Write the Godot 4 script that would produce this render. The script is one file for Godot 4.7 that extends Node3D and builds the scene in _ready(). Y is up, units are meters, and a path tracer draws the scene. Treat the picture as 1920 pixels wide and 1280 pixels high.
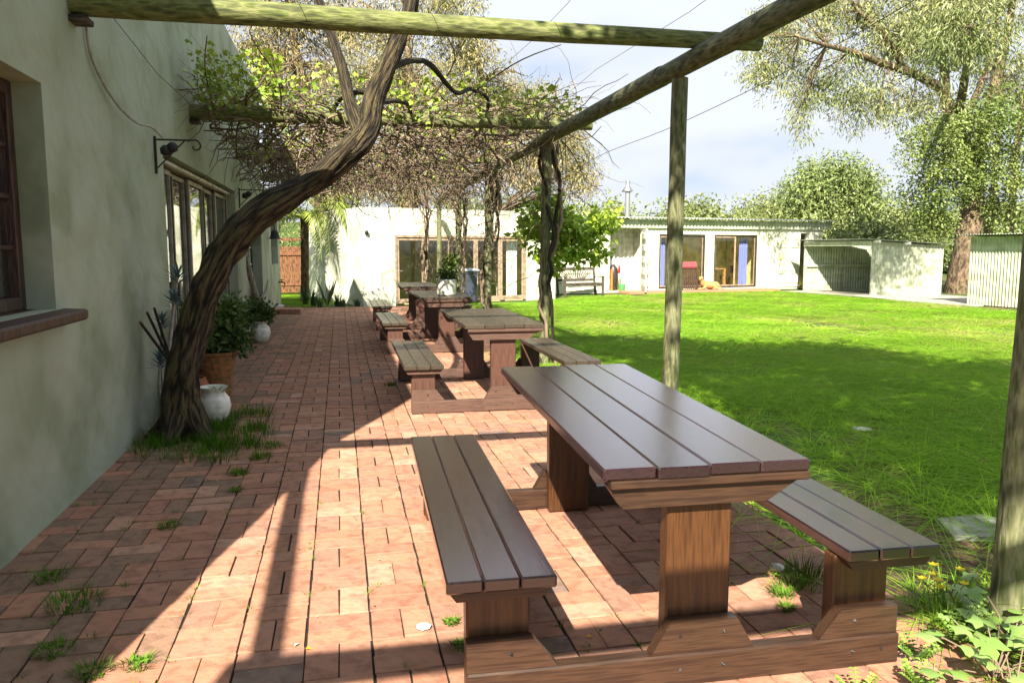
extends Node3D
# Coordinates: x to the right of the farmhouse wall, y up, "f" metres forward along the wall (f = -z).

class MB:
	var v := PackedVector3Array()
	var n := PackedVector3Array()
	var uv := PackedVector2Array()
	var c := PackedColorArray()
	var ix := PackedInt32Array()
	var col := Color(1, 1, 1)
	func vert(p: Vector3, nn: Vector3, u := Vector2.ZERO) -> int:
		v.append(p); n.append(nn); uv.append(u); c.append(col)
		return v.size() - 1
	func quad(a: Vector3, b: Vector3, cc: Vector3, d: Vector3, out: Vector3) -> void:
		var nn := (cc - a).cross(b - a)
		if nn.length_squared() < 1e-16:
			nn = (d - a).cross(cc - a)
		nn = nn.normalized()
		var i := v.size()
		if nn.dot(out) < 0.0:
			nn = -nn
			vert(a, nn, Vector2(0, 0)); vert(d, nn, Vector2(0, 1)); vert(cc, nn, Vector2(1, 1)); vert(b, nn, Vector2(1, 0))
		else:
			vert(a, nn, Vector2(0, 0)); vert(b, nn, Vector2(1, 0)); vert(cc, nn, Vector2(1, 1)); vert(d, nn, Vector2(0, 1))
		ix.append_array([i, i + 1, i + 2, i, i + 2, i + 3])
	func tri(a: Vector3, b: Vector3, cc: Vector3, out: Vector3) -> void:
		var nn := (cc - a).cross(b - a).normalized()
		var i := v.size()
		if nn.dot(out) < 0.0:
			nn = -nn
			vert(a, nn); vert(cc, nn); vert(b, nn)
		else:
			vert(a, nn); vert(b, nn); vert(cc, nn)
		ix.append_array([i, i + 1, i + 2])
	func box(ctr: Vector3, size: Vector3, bas := Basis(), bev := 0.0) -> void:
		var h := size * 0.5
		var b := minf(bev, minf(h.x, minf(h.y, h.z)) * 0.6)
		for a in 3:
			var u := (a + 1) % 3
			var w := (a + 2) % 3
			for s: float in [-1.0, 1.0]:
				var q := []
				for k in [[-1, -1], [1, -1], [1, 1], [-1, 1]]:
					var p := Vector3.ZERO
					p[a] = s * h[a]; p[u] = k[0] * (h[u] - b); p[w] = k[1] * (h[w] - b)
					q.append(ctr + bas * p)
				var o := Vector3.ZERO
				o[a] = s
				quad(q[0], q[1], q[2], q[3], bas * o)
				if b > 0.0:
					for t: float in [-1.0, 1.0]:
						var e := []
						for k: float in [-1.0, 1.0]:
							var p1 := Vector3.ZERO
							var p2 := Vector3.ZERO
							p1[a] = s * h[a]; p1[u] = t * (h[u] - b); p1[w] = k * (h[w] - b)
							p2[a] = s * (h[a] - b); p2[u] = t * h[u]; p2[w] = k * (h[w] - b)
							e.append(ctr + bas * p1); e.append(ctr + bas * p2)
						var oo := Vector3.ZERO
						oo[a] = s; oo[u] = t
						quad(e[0], e[1], e[3], e[2], bas * oo)
		if b > 0.0:
			for sx: float in [-1.0, 1.0]:
				for sy: float in [-1.0, 1.0]:
					for sz: float in [-1.0, 1.0]:
						var s := Vector3(sx, sy, sz)
						tri(ctr + bas * (s * Vector3(h.x, h.y - b, h.z - b)), ctr + bas * (s * Vector3(h.x - b, h.y, h.z - b)), ctr + bas * (s * Vector3(h.x - b, h.y - b, h.z)), bas * s)
	func bar(a: Vector3, b: Vector3, w: float, d: float, bev := 0.0, up := Vector3.UP) -> void:
		var z := (b - a).normalized()
		if absf(z.dot(up)) > 0.98:
			up = Vector3.RIGHT
		var x := up.cross(z).normalized()
		var y := z.cross(x)
		box((a + b) * 0.5, Vector3(w, d, a.distance_to(b)), Basis(x, y, z), bev)
	func tube(p: Array, r: Array, sides := 8, caps := true, wob := 0.0, sd := 0) -> void:
		var m := p.size()
		var t0: Vector3 = (p[1] - p[0]).normalized()
		var x := t0.cross(Vector3.UP if absf(t0.y) < 0.9 else Vector3.RIGHT).normalized()
		var base := v.size()
		var run := 0.0
		var nz := FastNoiseLite.new()
		nz.seed = sd; nz.frequency = 1.0
		for i in m:
			var t: Vector3 = (p[mini(i + 1, m - 1)] - p[maxi(i - 1, 0)]).normalized()
			x = (x - t * x.dot(t)).normalized()
			var y := t.cross(x)
			if i > 0:
				run += p[i].distance_to(p[i - 1])
			for k in sides + 1:
				var a := TAU * k / sides
				var d := x * cos(a) + y * sin(a)
				var rr: float = r[i]
				if wob > 0.0:
					rr *= 1.0 + wob * (nz.get_noise_3d(cos(a) * 1.3, sin(a) * 1.3, run * 1.6) * 1.6 + (0.9 * nz.get_noise_3d(cos(a) * 4.0 + 7.0, sin(a) * 4.0, run * 2.2) if sides > 20 else 0.0))
				vert(p[i] + d * rr, d, Vector2(float(k) / sides, run))
		for i in m - 1:
			for k in sides:
				var a := base + i * (sides + 1) + k
				var b := a + sides + 1
				ix.append_array([a, b, a + 1, a + 1, b, b + 1])
		if caps:
			for e in [0, m - 1]:
				var t: Vector3 = (p[0] - p[1]).normalized() if e == 0 else (p[m - 1] - p[m - 2]).normalized()
				var ci := vert(p[e], t)
				var st := v.size()
				for k in sides + 1:
					vert(v[base + e * (sides + 1) + k], t)
				for k in sides:
					if e == 0:
						ix.append_array([ci, st + k, st + k + 1])
					else:
						ix.append_array([ci, st + k + 1, st + k])
	func lathe(at: Vector3, prof: Array, sides := 20) -> void:
		var base := v.size()
		for i in prof.size():
			var d: Vector2 = prof[mini(i + 1, prof.size() - 1)] - prof[maxi(i - 1, 0)]
			var nn := Vector2(d.y, -d.x).normalized()
			for k in sides + 1:
				var a := TAU * k / sides
				vert(at + Vector3(cos(a) * prof[i].x, prof[i].y, sin(a) * prof[i].x), Vector3(cos(a) * nn.x, nn.y, sin(a) * nn.x), Vector2(float(k) / sides, prof[i].y))
		for i in prof.size() - 1:
			for k in sides:
				var a := base + i * (sides + 1) + k
				var b := a + sides + 1
				ix.append_array([a, a + 1, b, a + 1, b + 1, b])
	func prism(poly: Array, depth: float, xf: Transform3D) -> void:
		# convex polygon in local xy, extruded along local z
		var m := poly.size()
		var ctr := Vector2.ZERO
		for q: Vector2 in poly:
			ctr += q / m
		for s: float in [-1.0, 1.0]:
			for i in range(1, m - 1):
				tri(xf * Vector3(poly[0].x, poly[0].y, s * depth / 2), xf * Vector3(poly[i].x, poly[i].y, s * depth / 2), xf * Vector3(poly[i + 1].x, poly[i + 1].y, s * depth / 2), xf.basis * Vector3(0, 0, s))
		for i in m:
			var a: Vector2 = poly[i]
			var b: Vector2 = poly[(i + 1) % m]
			var o := (a + b) * 0.5 - ctr
			quad(xf * Vector3(a.x, a.y, -depth / 2), xf * Vector3(b.x, b.y, -depth / 2), xf * Vector3(b.x, b.y, depth / 2), xf * Vector3(a.x, a.y, depth / 2), xf.basis * Vector3(o.x, o.y, 0))
	func corrugated(w: float, h0: float, h1: float, pitch: float, amp: float, xf: Transform3D) -> void:
		# sheet in local xy (ribs upright), height runs from h0 at x=0 to h1 at x=w
		var m := int(ceil(w / pitch * 6.0))
		var base := v.size()
		for i in m + 1:
			var x := w * i / m
			var a := TAU * x / pitch
			var nn := xf.basis * Vector3(-cos(a) * amp * TAU / pitch, 0, 1).normalized()
			var h := lerpf(h0, h1, x / w)
			vert(xf * Vector3(x, 0, sin(a) * amp), nn); vert(xf * Vector3(x, h, sin(a) * amp), nn)
		for i in m:
			var a := base + i * 2
			ix.append_array([a, a + 1, a + 3, a, a + 3, a + 2])
	func leaf(p: Vector3, dir: Vector3, nrm: Vector3, ln: float, wd: float, bend := 0.2) -> void:
		var s := dir.cross(nrm).normalized()
		var nn := s.cross(dir).normalized()
		var tip := p + dir * ln - nn * ln * bend
		var mid := p + dir * ln * 0.45 + nn * wd * 0.12
		var i := v.size()
		vert(p, nn, Vector2(0.5, 0)); vert(mid + s * wd * 0.5 + nn * wd * 0.15, (nn - s * 0.4).normalized(), Vector2(1, 0.5)); vert(tip, nn, Vector2(0.5, 1)); vert(mid - s * wd * 0.5 + nn * wd * 0.15, (nn + s * 0.4).normalized(), Vector2(0, 0.5)); vert(mid, nn, Vector2(0.5, 0.5))
		ix.append_array([i, i + 4, i + 1, i + 1, i + 4, i + 2, i + 2, i + 4, i + 3, i + 3, i + 4, i])
	func lobed(p: Vector3, dir: Vector3, nrm: Vector3, r: float) -> void:
		# a vine or mallow leaf: a fan of lobes
		var s := dir.cross(nrm).normalized()
		var nn := s.cross(dir).normalized()
		var ci := vert(p + dir * r * 0.35, nn)
		var rad := [0.35, 0.85, 0.7, 1.0, 0.78, 1.12, 0.78, 1.0, 0.7, 0.85, 0.35]
		var m := rad.size()
		for k in m:
			var a := deg_to_rad(-155.0 + 310.0 * k / (m - 1))
			var d := dir * cos(a) + s * sin(a)
			vert(p + dir * r * 0.35 + d * r * rad[k] * 0.62 - nn * r * 0.10 * rad[k] * (1.0 + 0.6 * sin(k * 2.3)), (nn + d * 0.25).normalized())
		for k in m - 1:
			ix.append_array([ci, ci + k + 1, ci + k + 2])
	func blade(p: Vector3, lean: Vector3, h: float, w: float) -> void:
		var s := lean.cross(Vector3.UP)
		s = s.normalized() * w if s.length() > 1e-4 else Vector3(w, 0, 0)
		var m := p + Vector3.UP * h * 0.6 + lean * h * 0.35
		var t := p + Vector3.UP * h * 0.93 + lean * h
		var nn := (m - s - p).cross(s).normalized()
		var i := v.size()
		vert(p - s, nn); vert(p + s, nn); vert(m + s * 0.7, nn); vert(m - s * 0.7, nn); vert(t, nn)
		ix.append_array([i, i + 1, i + 2, i, i + 2, i + 3, i + 3, i + 2, i + 4])
	func mesh() -> ArrayMesh:
		var arr := []
		arr.resize(Mesh.ARRAY_MAX)
		arr[Mesh.ARRAY_VERTEX] = v; arr[Mesh.ARRAY_NORMAL] = n; arr[Mesh.ARRAY_TEX_UV] = uv; arr[Mesh.ARRAY_COLOR] = c; arr[Mesh.ARRAY_INDEX] = ix
		var m := ArrayMesh.new()
		m.add_surface_from_arrays(Mesh.PRIMITIVE_TRIANGLES, arr)
		return m

var rng := RandomNumberGenerator.new()
var mats := {}
var texs := {}
var taken := {}

func P(x: float, y: float, f: float) -> Vector3:
	return Vector3(x, y, -f)

func R(a: float, b: float) -> float:
	return rng.randf_range(a, b)

func rdir() -> Vector3:
	return Vector3(rng.randfn(), rng.randfn(), rng.randfn()).normalized()

func numbered(called: String) -> String:
	taken[called] = taken.get(called, -1) + 1
	return called if taken[called] == 0 else "%s_%03d" % [called, taken[called]]

func obj(called: String, m: Variant, mat: Material, parent: Node = null) -> MeshInstance3D:
	var o := MeshInstance3D.new()
	o.mesh = m.mesh() if m is MB else m
	o.material_override = mat
	if parent == null:
		o.name = numbered(called); add_child(o)
	else:
		o.name = called; parent.add_child(o, true)
	return o

func tag(o: Node, label: String, category: String, group := "", kind := "") -> Node:
	if label: o.set_meta("label", label)
	if category: o.set_meta("category", category)
	if group: o.set_meta("group", group)
	if kind: o.set_meta("kind", kind)
	return o

func thing(called: String, label: String, category: String, at := Vector3.ZERO, turn := 0.0, group := "") -> Node3D:
	var o := Node3D.new()
	o.name = numbered(called); add_child(o)
	o.position = at; o.rotation.y = turn
	tag(o, label, category, group)
	return o

func copy(src: Node3D, at: Vector3, turn: float, label := "") -> Node3D:
	var o: Node3D = src.duplicate()
	o.name = numbered(String(src.name).rstrip("0123456789").trim_suffix("_")); add_child(o)
	o.position = at; o.rotation.y = turn
	if label: o.set_meta("label", label)
	return o

func many(called: String, m: Mesh, xf: Array, cols: Array, mat: Material, parent: Node = null) -> MultiMeshInstance3D:
	var mm := MultiMesh.new()
	mm.transform_format = MultiMesh.TRANSFORM_3D
	mm.use_colors = true
	mm.mesh = m
	mm.instance_count = xf.size()
	for i in xf.size():
		mm.set_instance_transform(i, xf[i]); mm.set_instance_color(i, cols[i])
	var o := MultiMeshInstance3D.new()
	o.multimesh = mm; o.material_override = mat
	if parent == null:
		o.name = numbered(called); add_child(o)
	else:
		o.name = called; parent.add_child(o, true)
	return o

func lin(r: float, g: float, b: float) -> Color:
	return Color(r, g, b).linear_to_srgb()

# ---- textures: grain, mottling and fine relief only
func ntex(key: String, sd: int, freq: float, ramp: Array, octaves := 4, type := FastNoiseLite.TYPE_SIMPLEX_SMOOTH, w := 512, h := 512) -> Texture2D:
	if texs.has(key): return texs[key]
	var nz := FastNoiseLite.new()
	nz.seed = sd; nz.frequency = freq; nz.noise_type = type; nz.fractal_octaves = octaves
	if key.begins_with("ridge"): nz.fractal_type = FastNoiseLite.FRACTAL_RIDGED
	var t := NoiseTexture2D.new()
	t.width = w; t.height = h; t.seamless = true; t.noise = nz
	if ramp.size():
		var g := Gradient.new()
		var off := PackedFloat32Array()
		var cc := PackedColorArray()
		for r in ramp:
			off.append(r[0]); cc.append(r[1])
		g.offsets = off; g.colors = cc
		t.color_ramp = g
	texs[key] = t
	return t

func mat(key: String, colour: Color, rough: float, tex: Texture2D = null, scale := Vector3.ONE, bump: Texture2D = null, bump_cm := 0.0, world := false) -> StandardMaterial3D:
	if mats.has(key): return mats[key]
	var m := StandardMaterial3D.new()
	m.resource_name = key
	m.albedo_color = colour; m.roughness = rough
	if tex or bump:
		m.uv1_triplanar = true; m.uv1_scale = scale; m.uv1_world_triplanar = world
	m.albedo_texture = tex
	if bump:
		m.heightmap_enabled = true; m.heightmap_texture = bump; m.heightmap_scale = bump_cm
	mats[key] = m
	return m

func leafmat(key: String, colour: Color, back := 0.5, rough := 0.5) -> StandardMaterial3D:
	if mats.has(key): return mats[key]
	var m := StandardMaterial3D.new()
	m.resource_name = key
	m.albedo_color = colour; m.roughness = rough
	m.vertex_color_use_as_albedo = true
	m.backlight_enabled = true
	m.backlight = Color(back, back, back * 0.6)
	m.cull_mode = BaseMaterial3D.CULL_DISABLED
	mats[key] = m
	return m

func glassmat(key: String, tint: Color, alpha: float) -> StandardMaterial3D:
	if mats.has(key): return mats[key]
	var m := StandardMaterial3D.new()
	m.resource_name = key
	m.albedo_color = Color(tint, alpha)
	m.transparency = BaseMaterial3D.TRANSPARENCY_ALPHA
	m.roughness = 0.02
	mats[key] = m
	return m

func grey(a: float) -> Color:
	return Color(a, a, a)

func smooth_path(p: Array, per: int) -> Array:
	var out := []
	for i in p.size() - 1:
		var a: Vector3 = p[maxi(i - 1, 0)]
		var d: Vector3 = p[mini(i + 2, p.size() - 1)]
		for k in per:
			out.append(p[i].cubic_interpolate(p[i + 1], a, d, float(k) / per))
	out.append(p[p.size() - 1])
	return out

func smooth_list(r: Array, per: int) -> Array:
	var out := []
	for i in r.size() - 1:
		for k in per:
			out.append(lerpf(r[i], r[i + 1], float(k) / per))
	out.append(r[r.size() - 1])
	return out

# a clump of leaves to be scattered through a crown
func clump(count: int, radius: float, ln: float, wd: float, droop: float, sd: int) -> ArrayMesh:
	rng.seed = sd
	var m := MB.new()
	for i in count:
		var d := rdir()
		var p := d * radius * pow(R(0, 1), 0.5)
		var dir := (d + rdir() * 0.7 + Vector3.DOWN * droop).normalized()
		var t := R(0.75, 1.2)
		m.col = Color(t, t * R(0.92, 1.05), t * R(0.7, 1.0))
		m.leaf(p, dir, (rdir() + Vector3.UP * 0.9).normalized(), ln * R(0.7, 1.25), wd * R(0.7, 1.2))
	return m.mesh()

# blobs: [x, y, f, rx, ry, rz]; leaves sit mostly towards the outside of each blob
func crown(parent: Node, blobs: Array, count: int, cl: Mesh, m: Material, ca: Color, cb: Color, sd: int, shell := 0.4, smin := 0.7, smax := 1.3, called := "crown") -> MultiMeshInstance3D:
	rng.seed = sd
	var wsum := 0.0
	for b in blobs:
		wsum += pow(b[3] * b[4] * b[5], 0.7)
	var xf := []
	var cols := []
	for b in blobs:
		var k := int(count * pow(b[3] * b[4] * b[5], 0.7) / wsum)
		var tone := R(0.0, 1.0)
		for i in k:
			var d := rdir() * pow(R(0, 1), shell)
			var p := P(b[0], b[1], b[2]) + Vector3(d.x * b[3], d.y * b[4], d.z * b[5]) * R(0.9, 1.08)
			var s := R(smin, smax)
			xf.append(Transform3D(Basis.from_euler(Vector3(R(-0.5, 0.5), R(0, TAU), R(-0.5, 0.5))).scaled(Vector3.ONE * s), p))
			cols.append(ca.lerp(cb, clampf(tone * 0.6 + R(-0.1, 0.5), 0, 1)) * R(0.8, 1.15))
	var o := many(called, cl, xf, cols, m, parent)
	o.set_meta("kind", "stuff")
	return o

const WX := -1.65   # face of the farmhouse wall
var YB := Basis(Vector3(0, 0, -1), Vector3.UP, Vector3(1, 0, 0))   # local x along f, local y up, local z along x

func _ready() -> void:
	# ---- camera
	var cam := Camera3D.new()
	cam.name = "camera"; add_child(cam)
	cam.position = Vector3(0, 1.55, 0)
	cam.rotation_degrees = Vector3(-6.674, -12.348, 0)
	cam.fov = 47.054; cam.near = 0.05; cam.far = 600.0
	cam.current = true
	# ---- sky, sun, exposure
	var env := Environment.new()
	env.background_mode = Environment.BG_SKY
	var sky := Sky.new()
	sky.sky_material = make_sky()
	env.sky = sky
	env.tonemap_mode = Environment.TONE_MAPPER_LINEAR
	env.tonemap_exposure = 3.3
	env.sdfgi_enabled = true; env.ssao_enabled = true; env.ssil_enabled = true
	var we := WorldEnvironment.new()
	we.name = "world_environment"; we.environment = env; add_child(we)
	var sun := DirectionalLight3D.new()
	sun.name = "sun"; add_child(sun)
	sun.light_energy = 1.6; sun.light_angular_distance = 0.5; sun.shadow_enabled = true
	sun.light_color = Color(1.0, 0.955, 0.88)
	sun.look_at_from_position(Vector3.ZERO, Vector3(0.478, -1.0, -1.10), Vector3.UP)
	# ---- large structure
	make_materials()
	make_ground()
	make_paving()
	make_farmhouse()
	make_annex()
	make_container_house()
	make_sheds()
	make_pergola()
	make_trees()
	# ---- objects
	make_picnic_sets()
	make_vines()
	make_wall_things()
	make_pots()
	make_lawn_things()
	make_weeds()
	make_grass()

func make_sky() -> Material:
	var w := 1024
	var h := 512
	var im := Image.create_empty(w, h, false, Image.FORMAT_RGBF)
	var nz := FastNoiseLite.new()
	nz.seed = 11; nz.frequency = 0.55; nz.fractal_octaves = 5; nz.fractal_gain = 0.52
	var nb := FastNoiseLite.new()
	nb.seed = 4; nb.frequency = 0.16; nb.fractal_octaves = 2
	for j in h:
		var el := PI * (0.5 - (j + 0.5) / h)
		for i in w:
			var az := TAU * ((i + 0.5) / w - 0.5)
			var d := Vector3(sin(az) * cos(el), sin(el), -cos(az) * cos(el))
			var c: Color
			if el < 0.0:
				c = Color(0.20, 0.21, 0.16).lerp(Color(0.42, 0.46, 0.44), clampf(1.0 + el * 6.0, 0, 1))
			else:
				var q := Vector2(d.x, d.z) / (d.y + 0.22)
				var k := nz.get_noise_2d(q.x * 1.5, q.y * 1.5) + 0.6 * nb.get_noise_2d(q.x * 2.0 + 9.0, q.y * 2.0) + 0.86
				var cl := smoothstep(-0.10, 0.34, k)
				var blue := Color(0.42, 0.58, 0.80).lerp(Color(0.17, 0.33, 0.68), pow(clampf(d.y, 0, 1), 0.55))
				var shade := 0.66 + 0.10 * smoothstep(0.2, 0.8, k)
				c = blue.lerp(Color(shade * 0.93, shade * 0.985, shade * 1.08), cl * 0.95)
				c = c.lerp(Color(0.62, 0.67, 0.73), pow(1.0 - clampf(d.y, 0, 1), 9.0) * 0.7)
			im.set_pixel(i, j, c)
	var m := PanoramaSkyMaterial.new()
	m.panorama = ImageTexture.create_from_image(im)
	m.energy_multiplier = 0.42
	return m

func make_materials() -> void:
	var fine := ntex("fine", 3, 0.02, [], 5)
	var blot := ntex("blot", 8, 0.008, [[0.25, Color(0.80, 0.82, 0.76)], [0.5, Color(0.95, 0.95, 0.93)], [0.75, Color(1, 1, 1)]], 5)
	var plaster := ntex("plaster", 21, 0.006, [[0.15, Color(0.84, 0.86, 0.80)], [0.4, Color(0.94, 0.95, 0.92)], [0.6, Color(0.98, 0.98, 0.97)], [0.85, Color(1, 1, 1)]], 6)
	var lumps := ntex("lumps", 31, 0.010, [], 4)
	var grain := ntex("grain", 5, 0.012, [[0.2, Color(0.45, 0.42, 0.40)], [0.45, Color(0.85, 0.83, 0.8)], [0.6, Color(1, 1, 1)], [0.8, Color(0.7, 0.66, 0.62)]], 5)
	var woodmix := ntex("woodmix", 15, 0.010, [[0.2, Color(0.74, 0.70, 0.72)], [0.42, Color(0.87, 0.84, 0.83)], [0.56, Color(1.0, 0.96, 0.93)], [0.68, Color(0.90, 0.86, 0.85)], [0.85, Color(0.76, 0.73, 0.75)]], 5)
	mat("plaster_green", lin(0.325, 0.365, 0.285), 0.9, plaster, Vector3.ONE * 0.28, lumps, 3.2, true)
	mat("plaster_cream", lin(0.70, 0.715, 0.60), 0.9, blot, Vector3.ONE * 0.3, lumps, 1.0, true)
	mat("inner_wall", lin(0.74, 0.66, 0.32), 0.9, blot, Vector3.ONE * 0.5)
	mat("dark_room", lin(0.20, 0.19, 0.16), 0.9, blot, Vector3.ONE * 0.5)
	mat("roof_felt", lin(0.22, 0.22, 0.21), 0.9, blot, Vector3.ONE * 0.5)
	mat("frame_brown", lin(0.075, 0.035, 0.024), 0.55, grain, Vector3(5, 0.6, 5), grain, 0.3)
	mat("frame_tan", lin(0.33, 0.29, 0.23), 0.45, blot, Vector3.ONE)
	mat("frame_dark", lin(0.035, 0.031, 0.030), 0.4, blot, Vector3.ONE)
	mat("annex_frame", lin(0.34, 0.25, 0.185), 0.45, blot, Vector3.ONE)
	glassmat("glass", Color(0.3, 0.34, 0.32), 0.015)
	# varnished planks lie along z, boards stand along y, rails run along x
	for k in 3:
		var t: float = [0.85, 1.0, 1.22][k]
		var p := mat("plank%d" % k, lin(0.028 * t, 0.014 * t, 0.019 * t), 0.22, woodmix, Vector3(13.0, 13.0, 0.5), grain, 0.05)
		p.uv1_offset = Vector3(k * 0.37, k * 0.21, k * 0.6)
		p.metallic_specular = 0.65
		p.clearcoat_enabled = true; p.clearcoat = 0.9; p.clearcoat_roughness = 0.2
		p.roughness_texture = ntex("sheen", 91, 0.02, [[0.25, Color(0.6, 0.6, 0.6)], [0.75, Color(1, 1, 1)]], 5)
	for k in 3:
		var t: float = [0.9, 1.0, 1.15][k]
		var p := mat("worn%d" % k, lin(0.062 * t, 0.052 * t, 0.036 * t), 0.5, woodmix, Vector3(13.0, 13.0, 0.5), grain, 0.1)
		p.uv1_offset = Vector3(k * 0.37, k * 0.21, k * 0.6)
		p.roughness_texture = ntex("sheen", 91, 0.02, [[0.25, Color(0.6, 0.6, 0.6)], [0.75, Color(1, 1, 1)]], 5)
	mat("worn_board", lin(0.095, 0.045, 0.030), 0.5, woodmix, Vector3(14.0, 0.6, 14.0), grain, 0.1)
	mat("worn_rail", lin(0.105, 0.060, 0.042), 0.6, woodmix, Vector3(0.6, 14.0, 14.0), grain, 0.1)
	mat("board", lin(0.078, 0.037, 0.014), 0.32, woodmix, Vector3(9.0, 0.5, 9.0), grain, 0.06)
	mat("rail_wood", lin(0.053, 0.030, 0.018), 0.38, woodmix, Vector3(0.5, 9.0, 9.0), grain, 0.06)
	mat("scuff", lin(0.42, 0.37, 0.30), 0.8)
	var pole := ntex("pole", 44, 0.013, [[0.15, Color(0.42, 0.45, 0.36)], [0.4, Color(0.75, 0.78, 0.62)], [0.55, Color(0.95, 0.95, 0.86)], [0.7, Color(0.66, 0.74, 0.42)], [0.9, Color(0.5, 0.52, 0.46)]], 5)
	mat("pole_upright", lin(0.23, 0.225, 0.17), 0.85, pole, Vector3(2.6, 0.5, 2.6), grain, 0.7)
	mat("pole_cross", lin(0.22, 0.235, 0.12), 0.85, pole, Vector3(0.5, 2.6, 2.6), grain, 0.7)
	mat("pole_long", lin(0.19, 0.185, 0.15), 0.85, pole, Vector3(2.6, 2.6, 0.5), grain, 0.7)
	var bark := ntex("bark", 52, 0.015, [[0.2, Color(0.30, 0.26, 0.22)], [0.45, Color(0.75, 0.68, 0.6)], [0.6, Color(1, 0.96, 0.9)], [0.75, Color(0.52, 0.58, 0.32)], [0.9, Color(0.40, 0.5, 0.2)]], 6)
	var fiss := ntex("ridge_bark", 55, 0.012, [[0.15, Color(0.95, 1.0, 0.72)], [0.4, Color(1.0, 0.93, 0.82)], [0.62, Color(0.62, 0.56, 0.48)], [0.85, Color(0.22, 0.19, 0.15)]], 5)
	var fissd := ntex("ridge_relief", 55, 0.012, [[0.1, Color(1, 1, 1)], [0.9, Color(0, 0, 0)]], 5)
	var vb := mat("vine_bark", lin(0.105, 0.094, 0.062), 0.92, fiss, Vector3(1.6, 0.32, 1.0), fissd, 4.0)
	vb.uv1_triplanar = false
	mat("cane", lin(0.095, 0.066, 0.044), 0.85)
	mat("cane_pale", lin(0.20, 0.15, 0.10), 0.85)
	mat("gum_bark", lin(0.25, 0.20, 0.16), 0.85, bark, Vector3(0.7, 0.25, 0.7), bark, 3.0)
	mat("tree_bark", lin(0.14, 0.11, 0.08), 0.9, bark, Vector3(1.2, 0.4, 1.2), bark, 3.0)
	mat("iron", lin(0.012, 0.012, 0.012), 0.6)
	mat("steel", lin(0.42, 0.43, 0.44), 0.35).metallic = 0.8
	mat("corrugated", lin(0.47, 0.51, 0.40), 0.55, blot, Vector3.ONE * 0.7, null, 0, true)
	mat("corrugated_roof", lin(0.34, 0.37, 0.33), 0.5, blot, Vector3.ONE * 0.7, null, 0, true)
	mat("white_paint", lin(0.74, 0.74, 0.72), 0.6, blot, Vector3.ONE)
	mat("white_glaze", lin(0.82, 0.82, 0.78), 0.25, blot, Vector3.ONE * 2.0)
	mat("terracotta", lin(0.30, 0.105, 0.05), 0.85, blot, Vector3.ONE * 3.0)
	var ribt := ntex("ribtone", 61, 0.02, [[0.3, Color(0.55, 0.72, 0.45)], [0.5, Color(0.9, 0.8, 0.66)], [0.7, Color(1, 0.85, 0.75)]], 4)
	mat("ribbed_clay", lin(0.29, 0.16, 0.09), 0.85, ribt, Vector3.ONE * 1.6)
	mat("soil", lin(0.05, 0.036, 0.025), 1.0, blot, Vector3.ONE * 3.0, fine, 2.0)
	mat("concrete", lin(0.40, 0.37, 0.32), 0.9, blot, Vector3.ONE * 0.8, fine, 0.4, true)
	mat("stone", lin(0.36, 0.355, 0.34), 0.85, blot, Vector3.ONE * 2.0, lumps, 1.0)
	mat("weathered", lin(0.10, 0.083, 0.07), 0.9, grain, Vector3(0.6, 3, 3), grain, 0.4)
	leafmat("leaf", Color(1, 1, 1), 0.55, 0.45)
	leafmat("grassleaf", Color(1, 1, 1), 0.5, 0.8).metallic_specular = 0.15
	leafmat("gumleaf", Color(1, 1, 1), 0.4, 0.45)
	leafmat("succulent", Color(1, 1, 1), 0.12, 0.5)

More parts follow.
